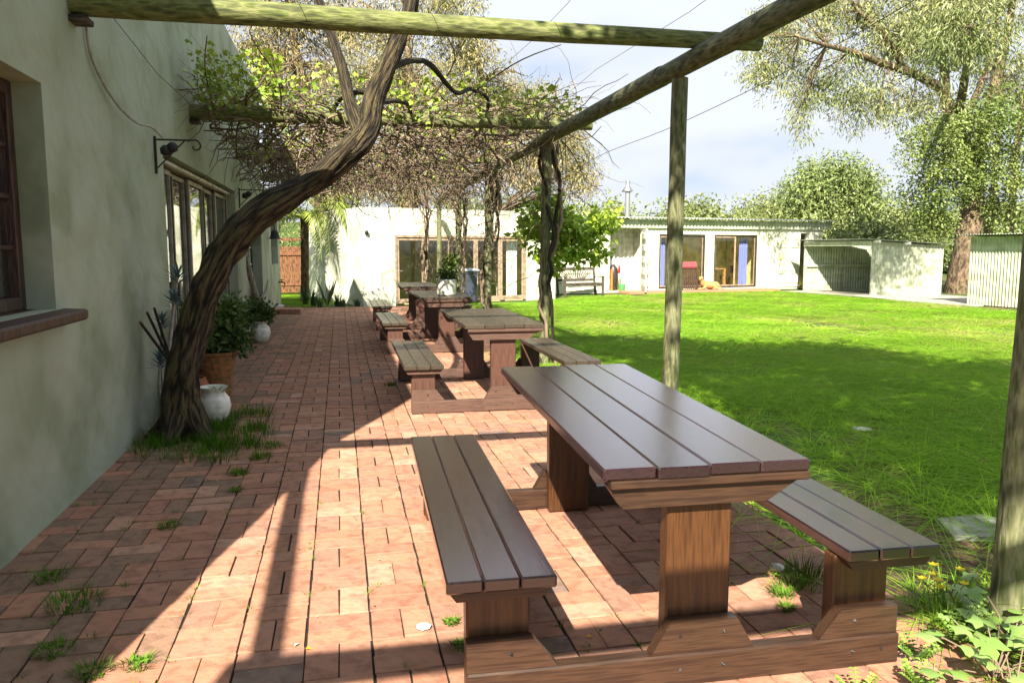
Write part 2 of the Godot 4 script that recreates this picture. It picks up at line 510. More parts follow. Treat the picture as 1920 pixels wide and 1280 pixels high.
func make_ground() -> void:
	# one sheet of earth and turf, out to the horizon
	var m := MB.new()
	var xs := [-300.0, -60.0, -7.5, 2.42, 8.0, 16.0, 30.0, 80.0, 300.0]
	var fs := [-120.0, -20.0, 0.0, 6.0, 14.0, 21.62, 30.0, 45.0, 90.0, 320.0]
	for i in xs.size() - 1:
		for j in fs.size() - 1:
			m.quad(P(xs[i], -0.03, fs[j]), P(xs[i + 1], -0.03, fs[j]), P(xs[i + 1], -0.03, fs[j + 1]), P(xs[i], -0.03, fs[j + 1]), Vector3.UP)
	var turf := ntex("turf", 71, 0.011, [[0.2, Color(0.62, 0.52, 0.34)], [0.36, Color(0.42, 0.42, 0.18)], [0.5, Color(0.27, 0.42, 0.09)], [0.75, Color(0.34, 0.50, 0.12)]], 6)
	var g := mat("lawn_ground", lin(0.40, 0.40, 0.36), 0.95, turf, Vector3.ONE * 0.16, ntex("fine", 3, 0.02, [], 5), 2.0, true)
	obj("lawn", m, g).set_meta("kind", "structure")
	# bare earth along the edge of the paving
	var e := MB.new()
	rng.seed = 77
	for pt in [[3.1, 3.3, 0.75], [2.85, 2.6, 0.5], [3.7, 4.3, 0.7], [2.75, 4.6, 0.45], [4.4, 5.6, 0.5], [2.8, 7.4, 0.45], [2.9, 9.4, 0.5]]:
		var k0 := e.vert(P(pt[0], -0.018, pt[1]), Vector3.UP)
		for k in 19:
			var a := TAU * k / 18
			var r: float = pt[2] * (0.75 + 0.3 * sin(a * 3.0 + pt[0]) + 0.16 * sin(a * 7.0 + pt[1]))
			e.vert(P(pt[0] + cos(a) * r, -0.0265, pt[1] + sin(a) * r * 1.3), Vector3.UP)
		for k in 18:
			e.ix.append_array([k0, k0 + k + 2, k0 + k + 1])
	var earth := ntex("earth", 73, 0.02, [[0.2, Color(0.5, 0.42, 0.34)], [0.5, Color(0.8, 0.72, 0.62)], [0.8, Color(1, 0.95, 0.88)]], 6)
	obj("bare_earth", e, mat("bare_earth", lin(0.20, 0.145, 0.10), 1.0, earth, Vector3.ONE * 0.9, ntex("fine", 3, 0.02, [], 5), 4.0, true)).set_meta("kind", "structure")
	# hillside behind
	var hmesh := MB.new()
	var nz := FastNoiseLite.new()
	nz.seed = 5; nz.frequency = 0.02
	var nx := 40
	var nf := 12
	for j in nf + 1:
		for i in nx + 1:
			var x := -40.0 + 200.0 * i / nx
			var f := 44.0 + 150.0 * j / nf
			var up := smoothstep(44.0, 120.0, f + x * 0.25) * (5.0 + 3.0 * nz.get_noise_2d(x, f)) - 0.1
			hmesh.vert(P(x, up, f), Vector3(0, 1, 0.12).normalized())
	for j in nf:
		for i in nx:
			var a := j * (nx + 1) + i
			hmesh.ix.append_array([a, a + nx + 1, a + 1, a + 1, a + nx + 1, a + nx + 2])
	obj("hillside", hmesh, mat("hill", lin(0.5, 0.55, 0.5), 1.0, texs["turf"], Vector3.ONE * 0.05, null, 0, true)).set_meta("kind", "structure")

# basket-weave bricks: each cell of 0.2575 m holds two, laid across or along by turns
func brick_mesh(along: bool, k: int) -> ArrayMesh:
	rng.seed = 900 + k + (50 if along else 0)
	var m := MB.new()
	brick_into(m, Vector3.ZERO, along, 0.0)
	return m.mesh()

func brick_into(m: MB, at: Vector3, along: bool, turn: float) -> void:
	var l := 0.2505
	var w := 0.1222
	var b := Basis(Vector3.UP, turn + (PI / 2 if along else 0.0)) * Basis.from_euler(Vector3(R(-0.014, 0.014), 0, R(-0.008, 0.008)))
	var bev := 0.0016
	var o := []
	var t := []
	for k in [[-1, -1], [1, -1], [1, 1], [-1, 1]]:
		var jx := R(-0.0025, 0.0025)
		var jz := R(-0.0025, 0.0025)
		o.append(Vector3(k[0] * l / 2 + jx, -0.007, k[1] * w / 2 + jz)); t.append(Vector3(k[0] * (l / 2 - bev) + jx, 0.0, k[1] * (w / 2 - bev) + jz))
	m.quad(at + b * t[0], at + b * t[1], at + b * t[2], at + b * t[3], Vector3.UP)
	for i in 4:
		var j := (i + 1) % 4
		var outw: Vector3 = b * ((o[i] + o[j]) * 0.5)
		m.quad(at + b * t[i], at + b * t[j], at + b * o[j], at + b * o[i], outw + Vector3.UP * 0.05)
		m.quad(at + b * o[i], at + b * o[j], at + b * (o[j] + Vector3.DOWN * 0.03), at + b * (o[i] + Vector3.DOWN * 0.03), outw)

func make_paving() -> void:
	var root := Node3D.new()
	root.name = "paving"; add_child(root)
	root.set_meta("kind", "structure")
	var bed := MB.new()
	bed.box(P(0.38, -0.0365, 10.9), Vector3(4.06, 0.06, 21.4))
	var joint := ntex("joint", 81, 0.02, [[0.3, Color(0.35, 0.30, 0.24)], [0.5, Color(0.55, 0.5, 0.4)], [0.62, Color(0.32, 0.42, 0.16)], [0.8, Color(0.6, 0.55, 0.45)]], 5)
	obj("joint_bed", bed, mat("joint_bed", lin(0.052, 0.046, 0.030), 1.0, joint, Vector3.ONE * 0.6, null, 0, true), root)
	var face := ntex("brickface", 83, 0.014, [[0.2, Color(0.86, 0.83, 0.81)], [0.4, Color(0.93, 0.92, 0.91)], [0.6, Color(1, 1, 1)], [0.85, Color(1.0, 0.96, 0.92)]], 7)
	var grit := ntex("fine", 3, 0.02, [], 5)
	var tones := [[0.37, 0.187, 0.12], [0.39, 0.197, 0.125], [0.35, 0.172, 0.11], [0.40, 0.21, 0.138], [0.375, 0.19, 0.13], [0.335, 0.165, 0.112], [0.31, 0.17, 0.12], [0.21, 0.145, 0.115], [0.43, 0.25, 0.175], [0.225, 0.145, 0.10], [0.26, 0.155, 0.105]]
	var bm := []
	for k in tones.size():
		var t: Array = tones[k]
		bm.append(mat("brick%d" % k, lin(t[0], t[1], t[2]), 0.85, face, Vector3.ONE * 1.3, grit, 0.35, true))
	var rest_mat := mat("brick_rest", Color(1, 1, 1), 0.85, face, Vector3.ONE * 1.3, grit, 0.35, true)
	rest_mat.vertex_color_use_as_albedo = true
	var shapes := [[], []]
	for k in 5:
		shapes[0].append(brick_mesh(false, k)); shapes[1].append(brick_mesh(true, k))
	var u := 0.2575
	var rest := MB.new()
	var todo := []
	rng.seed = 1234
	var nz := FastNoiseLite.new()
	nz.seed = 6; nz.frequency = 0.5
	for j in range(-8, 73):
		for i in range(-7, 9):
			var x0 := 0.09 + i * u
			var f0 := 3.03 + j * u
			if x0 + u * 0.5 < WX or (i == 8 and rng.randf() < 0.25 and j > 4):
				continue
			var along := posmod(i + j, 2) == 0
			for k in 2:
				var cx := x0 + u * (0.25 + 0.5 * k if along else 0.5)
				var cf := f0 + u * (0.5 if along else 0.25 + 0.5 * k)
				if not along and x0 < WX: cx += 0.0
				var dark := nz.get_noise_2d(cx, cf)
				var tone := rng.randi_range(0, 5)
				var q := rng.randf()
				if q < 0.025 + dark * 0.06: tone = 7
				elif q < 0.15 + dark * 0.2: tone = 6
				elif q > 0.9: tone = 8
				# algae and grime on the damp bricks beside the wall
				if rng.randf() < 0.8 * smoothstep(-0.55, -1.4, cx) + minf(dark, 0.0) * 0.3: tone = 9 + (1 if rng.randf() < 0.55 else 0)
				var at := P(cx + R(-0.002, 0.002), R(-0.003, 0.003) + 0.004 * nz.get_noise_2d(cx * 2.0, cf * 2.0), cf + R(-0.002, 0.002))
				# what shows largest: near, inside the picture, not under the first table's left bench
				var dx := absf(atan2(cx, cf) - 0.2155)
				var seen: bool = cf > 2.15 and dx < 0.62
				todo.append([cf + (0.0 if seen else 100.0), at, along, tone, rng.randi_range(0, 4)])
	todo.sort_custom(func(a, b): return a[0] < b[0])
	for n in todo.size():
		var d: Array = todo[n]
		if n < 300:
			var o := obj("brick", shapes[1 if d[2] else 0][d[4]], bm[d[3]], root)
			o.position = d[1]
			o.rotation.y = R(-0.008, 0.008)
		else:
			var t: Array = tones[d[3]]
			var s := R(0.92, 1.08)
			rest.col = Color(t[0] * s, t[1] * s, t[2] * s)
			brick_into(rest, d[1], d[2], R(-0.008, 0.008))
	obj("bricks", rest, rest_mat, root).set_meta("kind", "stuff")

# ---- a wall along f with openings [f0, f1, y0, y1]; outer face at xo, inner at xi
func pierced(m: MB, f0: float, f1: float, y0: float, y1: float, holes: Array, xo: float, xi: float) -> void:
	var fs := [f0, f1]
	var ys := [y0, y1]
	for h in holes:
		fs.append_array([h[0], h[1]]); ys.append_array([h[2], h[3]])
	fs.sort(); ys.sort()
	var out := Vector3(signf(xo - xi), 0, 0)
	for i in fs.size() - 1:
		for j in ys.size() - 1:
			if fs[i + 1] - fs[i] < 1e-4 or ys[j + 1] - ys[j] < 1e-4: continue
			var cf: float = (fs[i] + fs[i + 1]) * 0.5
			var cy: float = (ys[j] + ys[j + 1]) * 0.5
			var open := false
			for h in holes:
				if cf > h[0] and cf < h[1] and cy > h[2] and cy < h[3]: open = true
			if open: continue
			for x: float in [xo, xi]:
				m.quad(P(x, ys[j], fs[i]), P(x, ys[j], fs[i + 1]), P(x, ys[j + 1], fs[i + 1]), P(x, ys[j + 1], fs[i]), out if x == xo else -out)
	for h in holes:
		m.quad(P(xo, h[2], h[0]), P(xi, h[2], h[0]), P(xi, h[3], h[0]), P(xo, h[3], h[0]), P(0, 0, 1))
		m.quad(P(xo, h[2], h[1]), P(xi, h[2], h[1]), P(xi, h[3], h[1]), P(xo, h[3], h[1]), P(0, 0, -1))
		m.quad(P(xo, h[3], h[0]), P(xi, h[3], h[0]), P(xi, h[3], h[1]), P(xo, h[3], h[1]), Vector3.DOWN)
		if h[2] > y0 + 0.01:
			m.quad(P(xo, h[2], h[0]), P(xi, h[2], h[0]), P(xi, h[2], h[1]), P(xo, h[2], h[1]), Vector3.UP)
	m.quad(P(xo, y1, f0), P(xi, y1, f0), P(xi, y1, f1), P(xo, y1, f1), Vector3.UP)
	m.quad(P(xo, y0, f0), P(xi, y0, f0), P(xi, y1, f0), P(xo, y1, f0), P(0, 0, -1))
	m.quad(P(xo, y0, f1), P(xi, y0, f1), P(xi, y1, f1), P(xo, y1, f1), P(0, 0, 1))

func rect_frame(m: MB, x: float, f0: float, f1: float, y0: float, y1: float, w: float, d: float, bev := 0.006) -> void:
	m.box(P(x, (y0 + y1) / 2, f0 + w / 2), Vector3(d, y1 - y0, w), Basis(), bev)
	m.box(P(x, (y0 + y1) / 2, f1 - w / 2), Vector3(d, y1 - y0, w), Basis(), bev)
	m.box(P(x, y1 - w / 2, (f0 + f1) / 2), Vector3(d - 0.004, w, f1 - f0 - 2 * w), Basis(), bev)
	m.box(P(x, y0 + w / 2, (f0 + f1) / 2), Vector3(d - 0.004, w, f1 - f0 - 2 * w), Basis(), bev)

func cottage_window(house: Node3D, f0: float, f1: float, y0: float, y1: float, nc: int, nr: int) -> void:
	var fr := MB.new()
	var x := WX - 0.2
	rect_frame(fr, x, f0 + 0.003, f1 - 0.003, y0 + 0.003, y1 - 0.003, 0.075, 0.09)
	var o := obj("window", fr, mats["frame_brown"], house)
	var wf := (f1 - f0 - 0.15) / nc
	var hy := (y1 - y0 - 0.15) / nr
	for i in nc:
		for j in nr:
			var p := MB.new()
			p.box(P(x, y0 + 0.075 + hy * (j + 0.5), f0 + 0.075 + wf * (i + 0.5)), Vector3(0.005, hy - 0.02, wf - 0.02))
			obj("pane", p, mats["glass"], o)
	for i in range(1, nc):
		var b := MB.new()
		b.box(P(x, (y0 + y1) / 2, f0 + 0.075 + wf * i), Vector3(0.04, y1 - y0 - 0.15, 0.05 if i == nc / 2 else 0.028), Basis(), 0.004)
		obj("glazing_bar", b, mats["frame_brown"], o)
	for j in range(1, nr):
		var b := MB.new()
		b.box(P(x, y0 + 0.075 + hy * j, (f0 + f1) / 2), Vector3(0.046, 0.028, f1 - f0 - 0.15), Basis(), 0.004)
		obj("glazing_bar", b, mats["frame_brown"], o)

func make_farmhouse() -> void:
	var house := thing("farmhouse", "long pale green plastered farmhouse with parapet, alongside the brick terrace", "house")
	var m := MB.new()
	var holes := [[3.2, 5.11, 1.2, 2.5], [8.3, 13.7, 0.0, 2.5], [14.9, 17.9, 0.0, 2.35], [20.4, 22.5, 1.17, 2.45]]
	pierced(m, 2.7, 18.2, -0.05, 5.0, holes.slice(0, 3), WX, WX - 0.32)
	pierced(m, 18.203, 23.2, -0.05, 3.0, holes.slice(3), WX, WX - 0.32)
	# raking buttress against the near end of the wall
	m.prism([Vector2(-0.1, -0.05), Vector2(2.7, -0.05), Vector2(2.7, 3.25), Vector2(2.43, 3.0)], 0.32, Transform3D(YB, Vector3(WX - 0.16, 0, 0)))
	# the other walls of the house
	m.box(P(-4.8, 2.4, 2.86), Vector3(5.66, 4.9, 0.3)); m.box(P(-4.8, 1.4, 23.04), Vector3(5.66, 2.9, 0.3)); m.box(P(-4.8, 2.4, 18.05), Vector3(5.66, 4.9, 0.3)); m.box(P(-7.78, 2.4, 10.45), Vector3(0.3, 4.9, 15.5)); m.box(P(-7.78, 1.4, 20.7), Vector3(0.3, 2.9, 4.98))
	obj("wall", m, mats["plaster_green"], house)
	var r := MB.new()
	r.box(P(-4.8, 4.6, 10.45), Vector3(5.6, 0.15, 14.8)); r.box(P(-4.8, 2.7, 20.55), Vector3(5.6, 0.12, 4.6))
	obj("roof", r, mats["roof_felt"], house)
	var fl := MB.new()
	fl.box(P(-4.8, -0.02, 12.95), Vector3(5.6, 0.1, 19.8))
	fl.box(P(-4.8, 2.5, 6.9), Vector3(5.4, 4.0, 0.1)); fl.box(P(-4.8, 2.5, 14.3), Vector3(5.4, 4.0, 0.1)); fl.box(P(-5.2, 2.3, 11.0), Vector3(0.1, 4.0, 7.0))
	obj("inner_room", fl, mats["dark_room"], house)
	cottage_window(house, 3.2, 5.11, 1.2, 2.5, 4, 4)
	cottage_window(house, 20.4, 22.5, 1.17, 2.45, 2, 2)
	var s := MB.new()
	s.box(P(WX - 0.05, 1.165, 4.15), Vector3(0.36, 0.065, 2.24), Basis(Vector3(0, 0, 1), -0.05), 0.012)
	obj("window_sill", s, mats["frame_brown"], house)
	# glazed sliding doors
	var d := MB.new()
	rect_frame(d, WX - 0.19, 8.303, 13.697, 0.02, 2.497, 0.06, 0.13)
	var door := obj("sliding_door", d, mats["frame_tan"], house)
	var head := MB.new()
	head.box(P(WX - 0.10, 2.455, 11.0), Vector3(0.05, 0.035, 5.35), Basis(), 0.004)
	obj("track", head, mats["white_paint"], door)
	for k in 5:
		var a := 8.36 + k * 1.055
		var b := a + 1.055
		var x := WX - 0.17 - 0.045 * (k % 2)
		var st := MB.new()
		rect_frame(st, x, a + 0.004, b - 0.004, 0.085, 2.41, 0.055, 0.04)
		obj("sash", st, mats["frame_tan"], door)
		var ed := MB.new()
		ed.box(P(x + 0.026, 1.25, b - 0.02), Vector3(0.02, 2.2, 0.05), Basis(), 0.003)
		obj("seal", ed, mats["frame_dark"], door)
		var gl := MB.new()
		gl.box(P(x, 1.25, (a + b) / 2), Vector3(0.006, 2.17, b - a - 0.16))
		obj("pane", gl, mats["glass"], door)
	var lk := MB.new()
	lk.box(P(WX - 0.13, 1.08, 9.44), Vector3(0.05, 0.22, 0.10), Basis(), 0.008)
	obj("lock", lk, mats["frame_dark"], door)
	# stable door in its deep recess
	var j := MB.new()
	j.box(P(WX - 0.22, 1.17, 15.62), Vector3(0.10, 2.33, 1.38))
	obj("side_panel", j, mats["plaster_green"], house)
	var sd := MB.new()
	rect_frame(sd, WX - 0.24, 16.33, 17.88, 0.0, 2.34, 0.07, 0.1)
	sd.box(P(WX - 0.24, 0.62, 17.1), Vector3(0.05, 1.10, 1.4), Basis(), 0.006)
	var sdo := obj("stable_door", sd, mats["frame_dark"], house)
	for k in 3:
		var gb := MB.new()
		gb.box(P(WX - 0.225, 1.76, 16.6 + k * 0.5), Vector3(0.03, 1.0, 0.035))
		obj("glazing_bar", gb, mats["white_paint"], sdo)
	for k in 3:
		var gb := MB.new()
		gb.box(P(WX - 0.223, 1.24 + k * 0.36, 17.1), Vector3(0.035, 0.035, 1.36))
		obj("glazing_bar", gb, mats["white_paint"], sdo)
	var sg := MB.new()
	sg.box(P(WX - 0.25, 1.75, 17.1), Vector3(0.006, 1.08, 1.38))
	obj("pane", sg, mats["glass"], sdo)

func make_annex() -> void:
	# local x along the facade, local +z towards the terrace
	var a := thing("garden_cottage", "flat roofed cream garden cottage with brown framed glass doors at terrace end", "cottage", P(0.75, 0, 22.2), deg_to_rad(18))
	var L := 6.25
	var H := 2.67
	var D := 5.2
	var m := MB.new()
	m.box(Vector3(0.34, H / 2, -0.14), Vector3(0.96, H + 0.1, 0.28)); m.box(Vector3(5.71, H / 2, -0.14), Vector3(1.08, H + 0.1, 0.28)); m.box(Vector3(2.995, (H + 1.96) / 2 + 0.025, -0.14), Vector3(4.35, H - 1.96 + 0.05, 0.28))
	m.box(Vector3(0, H / 2, -D / 2 - 0.14), Vector3(0.28, H + 0.1, D - 0.28)); m.box(Vector3(L - 0.14, H / 2, -D / 2 - 0.14), Vector3(0.28, H + 0.1, D - 0.28)); m.box(Vector3(L / 2 - 0.07, H / 2, -D - 0.14), Vector3(L + 0.14, H + 0.1, 0.28))
	obj("wall", m, mats["plaster_cream"], a)
	var r := MB.new()
	r.box(Vector3(L / 2, 2.42, -D / 2 - 0.14), Vector3(L - 0.42, 0.12, D - 0.28))
	obj("roof", r, mats["roof_felt"], a)
	var i := MB.new()
	i.box(Vector3(L / 2 - 0.07, 1.2, -D + 0.04), Vector3(L - 0.44, 2.3, 0.04)); i.box(Vector3(0.18, 1.2, -D / 2 - 0.14), Vector3(0.04, 2.3, D - 0.34)); i.box(Vector3(L - 0.32, 1.2, -D / 2 - 0.14), Vector3(0.04, 2.3, D - 0.34)); i.box(Vector3(L / 2 - 0.07, 0.0, -D / 2 - 0.14), Vector3(L - 0.44, 0.06, D - 0.34))
	obj("inner_room", i, mats["inner_wall"], a)
	var fr := MB.new()
	var x0 := 0.823
	var x1 := 5.168
	for x: float in [x0 + 0.03, x1 - 0.03]:
		fr.box(Vector3(x, 0.98, -0.05), Vector3(0.06, 1.95, 0.12), Basis(), 0.005)
	fr.box(Vector3((x0 + x1) / 2, 1.925, -0.05), Vector3(x1 - x0 - 0.125, 0.06, 0.12), Basis(), 0.005); fr.box(Vector3((x0 + x1) / 2, 0.045, -0.05), Vector3(x1 - x0 - 0.125, 0.05, 0.12), Basis(), 0.005)
	var door := obj("folding_door", fr, mats["annex_frame"], a)
	var wl := (x1 - x0 - 0.13) / 5
	for k in 5:
		var s := MB.new()
		var c := x0 + 0.065 + wl * (k + 0.5)
		for e: float in [-1.0, 1.0]:
			s.box(Vector3(c + e * (wl / 2 - 0.037), 0.98, -0.045), Vector3(0.065, 1.8, 0.05), Basis(), 0.004)
			s.box(Vector3(c, 0.98 + e * 0.865, -0.045), Vector3(wl - 0.15, 0.07, 0.046), Basis(), 0.004)
		obj("leaf_frame", s, mats["annex_frame"], door)
		var g := MB.new()
		g.box(Vector3(c, 0.98, -0.045), Vector3(wl - 0.145, 1.66, 0.006))
		obj("pane", g, mats["glass"], door)
	var h := MB.new()
	h.bar(Vector3(0.93, 0.95, 0.0), Vector3(1.06, 0.95, 0.0), 0.02, 0.02, 0.003)
	obj("handle", h, mats["steel"], door)
	var sp := MB.new()
	sp.lathe(Vector3(-0.02, 2.02, 0.05), [Vector2(0.0, -0.05), Vector2(0.05, -0.04), Vector2(0.055, 0.03), Vector2(0.02, 0.06), Vector2(0.0, 0.06)], 10)
	obj("wall_lamp", sp, mats["iron"], a)
	# things inside
	var B := func(lx: float, ly: float, lz: float) -> Vector3: return a.transform * Vector3(lx, ly, lz)
	var cu := MB.new()
	for k in 8:
		cu.box(Vector3(k * 0.045, 0.93, 0.02 * (k % 2)), Vector3(0.05, 1.78, 0.03), Basis(), 0.01)
	var co := obj("curtain", cu, mats["white_paint"])
	co.transform = Transform3D(a.transform.basis, B.call(4.66, 0.035, -0.32))
	tag(co, "white curtain drawn aside inside the garden cottage doors", "curtain")
	var lamp := thing("floor_lamp", "dark shaded lamp standing inside the garden cottage", "lamp", B.call(4.55, 0.03, -2.2))
	var lm := MB.new()
	lm.lathe(Vector3.ZERO, [Vector2(0.0, 0), Vector2(0.16, 0.0), Vector2(0.16, 0.03), Vector2(0.02, 0.05), Vector2(0.02, 1.15)], 14)
	obj("stand", lm, mats["iron"], lamp)
	var ls := MB.new()
	ls.lathe(Vector3(0, 1.1, 0), [Vector2(0.24, 0), Vector2(0.15, 0.36), Vector2(0.14, 0.36)], 16)
	obj("lamp_shade", ls, mats["frame_dark"], lamp)
	simple_chair("dining_chair", "pale grey chair inside the garden cottage", B.call(4.65, 0.03, -1.5), 0.5, mats["stone"])
	var mirror := thing("wall_mirror", "small oval mirror on the cottage's back wall", "mirror", B.call(4.25, 1.72, -5.11), deg_to_rad(18))
	var mf := MB.new()
	for k in 20:
		var t0 := TAU * k / 20
		var t1 := TAU * (k + 1) / 20
		mf.bar(Vector3(cos(t0) * 0.16, sin(t0) * 0.26, 0), Vector3(cos(t1) * 0.16, sin(t1) * 0.26, 0), 0.03, 0.03, 0, Vector3(0, 0, 1))
	obj("frame", mf, mats["frame_dark"], mirror)
	var ml := MB.new()
	var poly := []
	for k in 20:
		poly.append(Vector2(cos(TAU * k / 20) * 0.15, sin(TAU * k / 20) * 0.25))
	ml.prism(poly, 0.01, Transform3D())
	obj("glass", ml, mats["steel"], mirror)

func simple_chair(called: String, label: String, at: Vector3, turn: float, m: Material) -> void:
	var c := thing(called, label, "chair", at, turn)
	var s := MB.new()
	s.box(Vector3(0, 0.44, 0), Vector3(0.44, 0.04, 0.44), Basis(), 0.01)
	obj("seat", s, m, c)
	var b := MB.new()
	b.box(Vector3(0, 0.72, 0.21), Vector3(0.42, 0.3, 0.03), Basis(), 0.01)
	obj("backrest", b, m, c)
	for x: float in [-0.19, 0.19]:
		for z: float in [-0.19, 0.19]:
			var l := MB.new()
			l.box(Vector3(x, 0.21 if z < 0 else 0.42, z), Vector3(0.035, 0.42 if z < 0 else 0.84, 0.035), Basis(), 0.004)
			obj("leg", l, m, c)

func make_container_house() -> void:
	var a := thing("container_house", "long cream shipping container house with corrugated roof, across the lawn", "house", P(7.0, 0, 26.6), deg_to_rad(8.8))
	var H := 2.45
	var D := 2.6
	var holes := [[2.55, 3.88, 0.06, 2.32], [4.6, 6.62, 0.1, 2.12], [7.02, 9.02, 0.1, 2.12], [11.1, 11.45, 0.0, 2.2]]
	var m := MB.new()
	# the facade, pierced along local x: cells between the openings
	var xs := [0.0, 2.55, 3.88, 4.6, 6.62, 7.02, 9.02, 11.1, 11.45, 12.2]
	for k in xs.size() - 1:
		var mid: float = (xs[k] + xs[k + 1]) / 2
		var w: float = xs[k + 1] - xs[k]
		var low := 0.0
		for h in holes:
			if mid > h[0] and mid < h[1]:
				low = h[3]
				if h[2] > 0.0: m.box(Vector3(mid, h[2] / 2, -0.08), Vector3(w, h[2], 0.16))
		m.box(Vector3(mid, (low + H) / 2, -0.08), Vector3(w, H - low, 0.16))
	m.box(Vector3(0.08, H / 2, -D / 2 - 0.08), Vector3(0.16, H, D - 0.16)); m.box(Vector3(12.12, H / 2, -D / 2 - 0.08), Vector3(0.16, H, D - 0.16)); m.box(Vector3(6.1, H / 2, -D - 0.08), Vector3(12.2, H, 0.16))
	obj("wall", m, mats["plaster_cream"], a)
	var fl := MB.new()
	fl.box(Vector3(6.1, 0.03, -D / 2 - 0.08), Vector3(11.86, 0.05, D - 0.18))
	fl.box(Vector3(4.2, H / 2, -D / 2 - 0.08), Vector3(0.08, H - 0.1, D - 0.2)); fl.box(Vector3(9.5, H / 2, -D / 2 - 0.08), Vector3(0.08, H - 0.1, D - 0.2)); fl.box(Vector3(6.8, H / 2, -D + 0.04), Vector3(5.2, H - 0.1, 0.05))
	obj("inner_room", fl, mats["inner_wall"], a)
	# inside of the open container bay
	var bay := MB.new()
	bay.corrugated(1.7, 2.3, 2.3, 0.2, 0.03, Transform3D(Basis(), Vector3(2.4, 0.07, -1.0)))
	bay.box(Vector3(2.36, 1.2, -0.6), Vector3(0.04, 2.3, 0.8)); bay.box(Vector3(4.12, 1.2, -0.6), Vector3(0.04, 2.3, 0.8))
	obj("bay_lining", bay, mats["white_paint"], a)
	# roof sheet and its apron
	var r := MB.new()
	r.corrugated(12.75, 3.2, 3.2, 0.15, 0.02, Transform3D(Basis(Vector3(1, 0, 0), Vector3(0, 0.055, -1).normalized(), Vector3(0, 1, 0.055).normalized()), Vector3(-0.15, 2.68, 0.36)))
	obj("roof", r, mats["corrugated_roof"], a)
	var ap := MB.new()
	ap.corrugated(12.6, 0.30, 0.30, 0.15, 0.02, Transform3D(Basis(), Vector3(-0.1, 2.34, 0.10)))
	obj("apron", ap, mats["corrugated"], a)
	var ev := MB.new()
	ev.box(Vector3(6.1, 2.55, -0.08), Vector3(12.2, 0.18, 0.12))
	obj("eaves_board", ev, mats["white_paint"], a)
	# chimney pipe with its cowl
	var ch := MB.new()
	ch.lathe(Vector3(3.52, 2.6, -0.5), [Vector2(0.09, 0), Vector2(0.09, 1.15), Vector2(0.0, 1.15)], 14)
	var cho := obj("chimney_pipe", ch, mats["steel"], a)
	var cw := MB.new()
	cw.lathe(Vector3(3.52, 3.66, -0.5), [Vector2(0.15, 0.0), Vector2(0.20, 0.05), Vector2(0.07, 0.22), Vector2(0.08, 0.42), Vector2(0.0, 0.44)], 14)
	obj("cowl", cw, mats["steel"], cho)
	# sliding doors
	for h in [holes[1], holes[2]]:
		var f := MB.new()
		var y0: float = h[2]
		var y1: float = h[3]
		for x: float in [h[0] + 0.035, h[1] - 0.035]:
			f.box(Vector3(x, (y0 + y1) / 2, -0.06), Vector3(0.06, y1 - y0 - 0.006, 0.09), Basis(), 0.004)
		for y: float in [y0 + 0.033, y1 - 0.033]:
			f.box(Vector3((h[0] + h[1]) / 2, y, -0.06), Vector3(h[1] - h[0] - 0.135, 0.055, 0.09), Basis(), 0.004)
		var o := obj("sliding_door", f, mats["frame_dark"], a)
		for k in 2:
			var c: float = lerpf(h[0], h[1], 0.26 + 0.48 * k)
			var z := -0.045 - 0.04 * k
			var s := MB.new()
			for e: float in [-1.0, 1.0]:
				s.box(Vector3(c + e * 0.46, (y0 + y1) / 2, z), Vector3(0.05, y1 - y0 - 0.13, 0.03), Basis(), 0.003)
				s.box(Vector3(c, (y0 + y1) / 2 + e * ((y1 - y0) / 2 - 0.09), z), Vector3(0.865, 0.05, 0.028), Basis(), 0.003)
			obj("sash", s, mats["annex_frame"], o)
			var g := MB.new()
			g.box(Vector3(c, (y0 + y1) / 2, z), Vector3(0.87, y1 - y0 - 0.22, 0.005))
			obj("pane", g, mats["glass"], o)
	# closed steel doors with pressed panels, and the open leaf of the bay
	for k in 2:
		var dd := MB.new()
		dd.box(Vector3(10.19 + k * 0.59, 1.13, 0.02), Vector3(0.57, 2.1, 0.035), Basis(), 0.008)
		var pd := obj("steel_door", dd, mats["plaster_cream"], a)
		for j in 4:
			var rb := MB.new()
			rb.box(Vector3(10.19 + k * 0.59, 0.42 + j * 0.46, 0.05), Vector3(0.50, 0.34, 0.03), Basis(), 0.012)
			obj("pressed_panel", rb, mats["plaster_cream"], pd)
		var hd := MB.new()
		hd.bar(Vector3(10.05 + k * 0.59, 0.60, 0.09), Vector3(10.30 + k * 0.59, 0.64, 0.09), 0.02, 0.02)
		obj("latch", hd, mats["iron"], pd)
	for k in 2:
		var dd := MB.new()
		dd.box(Vector3(1.15 + k * 0.68, 1.13, 0.02), Vector3(0.66, 2.1, 0.035), Basis(), 0.008)
		var pd := obj("steel_door", dd, mats["plaster_cream"], a)
		for j in 4:
			var rb := MB.new()
			rb.box(Vector3(1.15 + k * 0.68, 0.42 + j * 0.46, 0.05), Vector3(0.58, 0.36, 0.03), Basis(), 0.012)
			obj("pressed_panel", rb, mats["plaster_cream"], pd)
	var op := MB.new()
	var ob := Basis(Vector3.UP, deg_to_rad(-114))
	var oc := Vector3(3.9, 1.17, 0.03) + ob * Vector3(0.56, 0, 0)
	op.box(oc, Vector3(1.1, 2.22, 0.05), ob, 0.008)
	var od := obj("open_door", op, mats["white_paint"], a)
	for j in 5:
		var rb := MB.new()
		rb.box(oc + Vector3(0, -0.81 + j * 0.42, 0) + ob * Vector3(0, 0, 0.045), Vector3(0.95, 0.22, 0.04), ob, 0.012)
		rb.box(oc + Vector3(0, -0.81 + j * 0.42, 0) - ob * Vector3(0, 0, 0.045), Vector3(0.95, 0.22, 0.04), ob, 0.012)
		obj("pressed_panel", rb, mats["white_paint"], od)
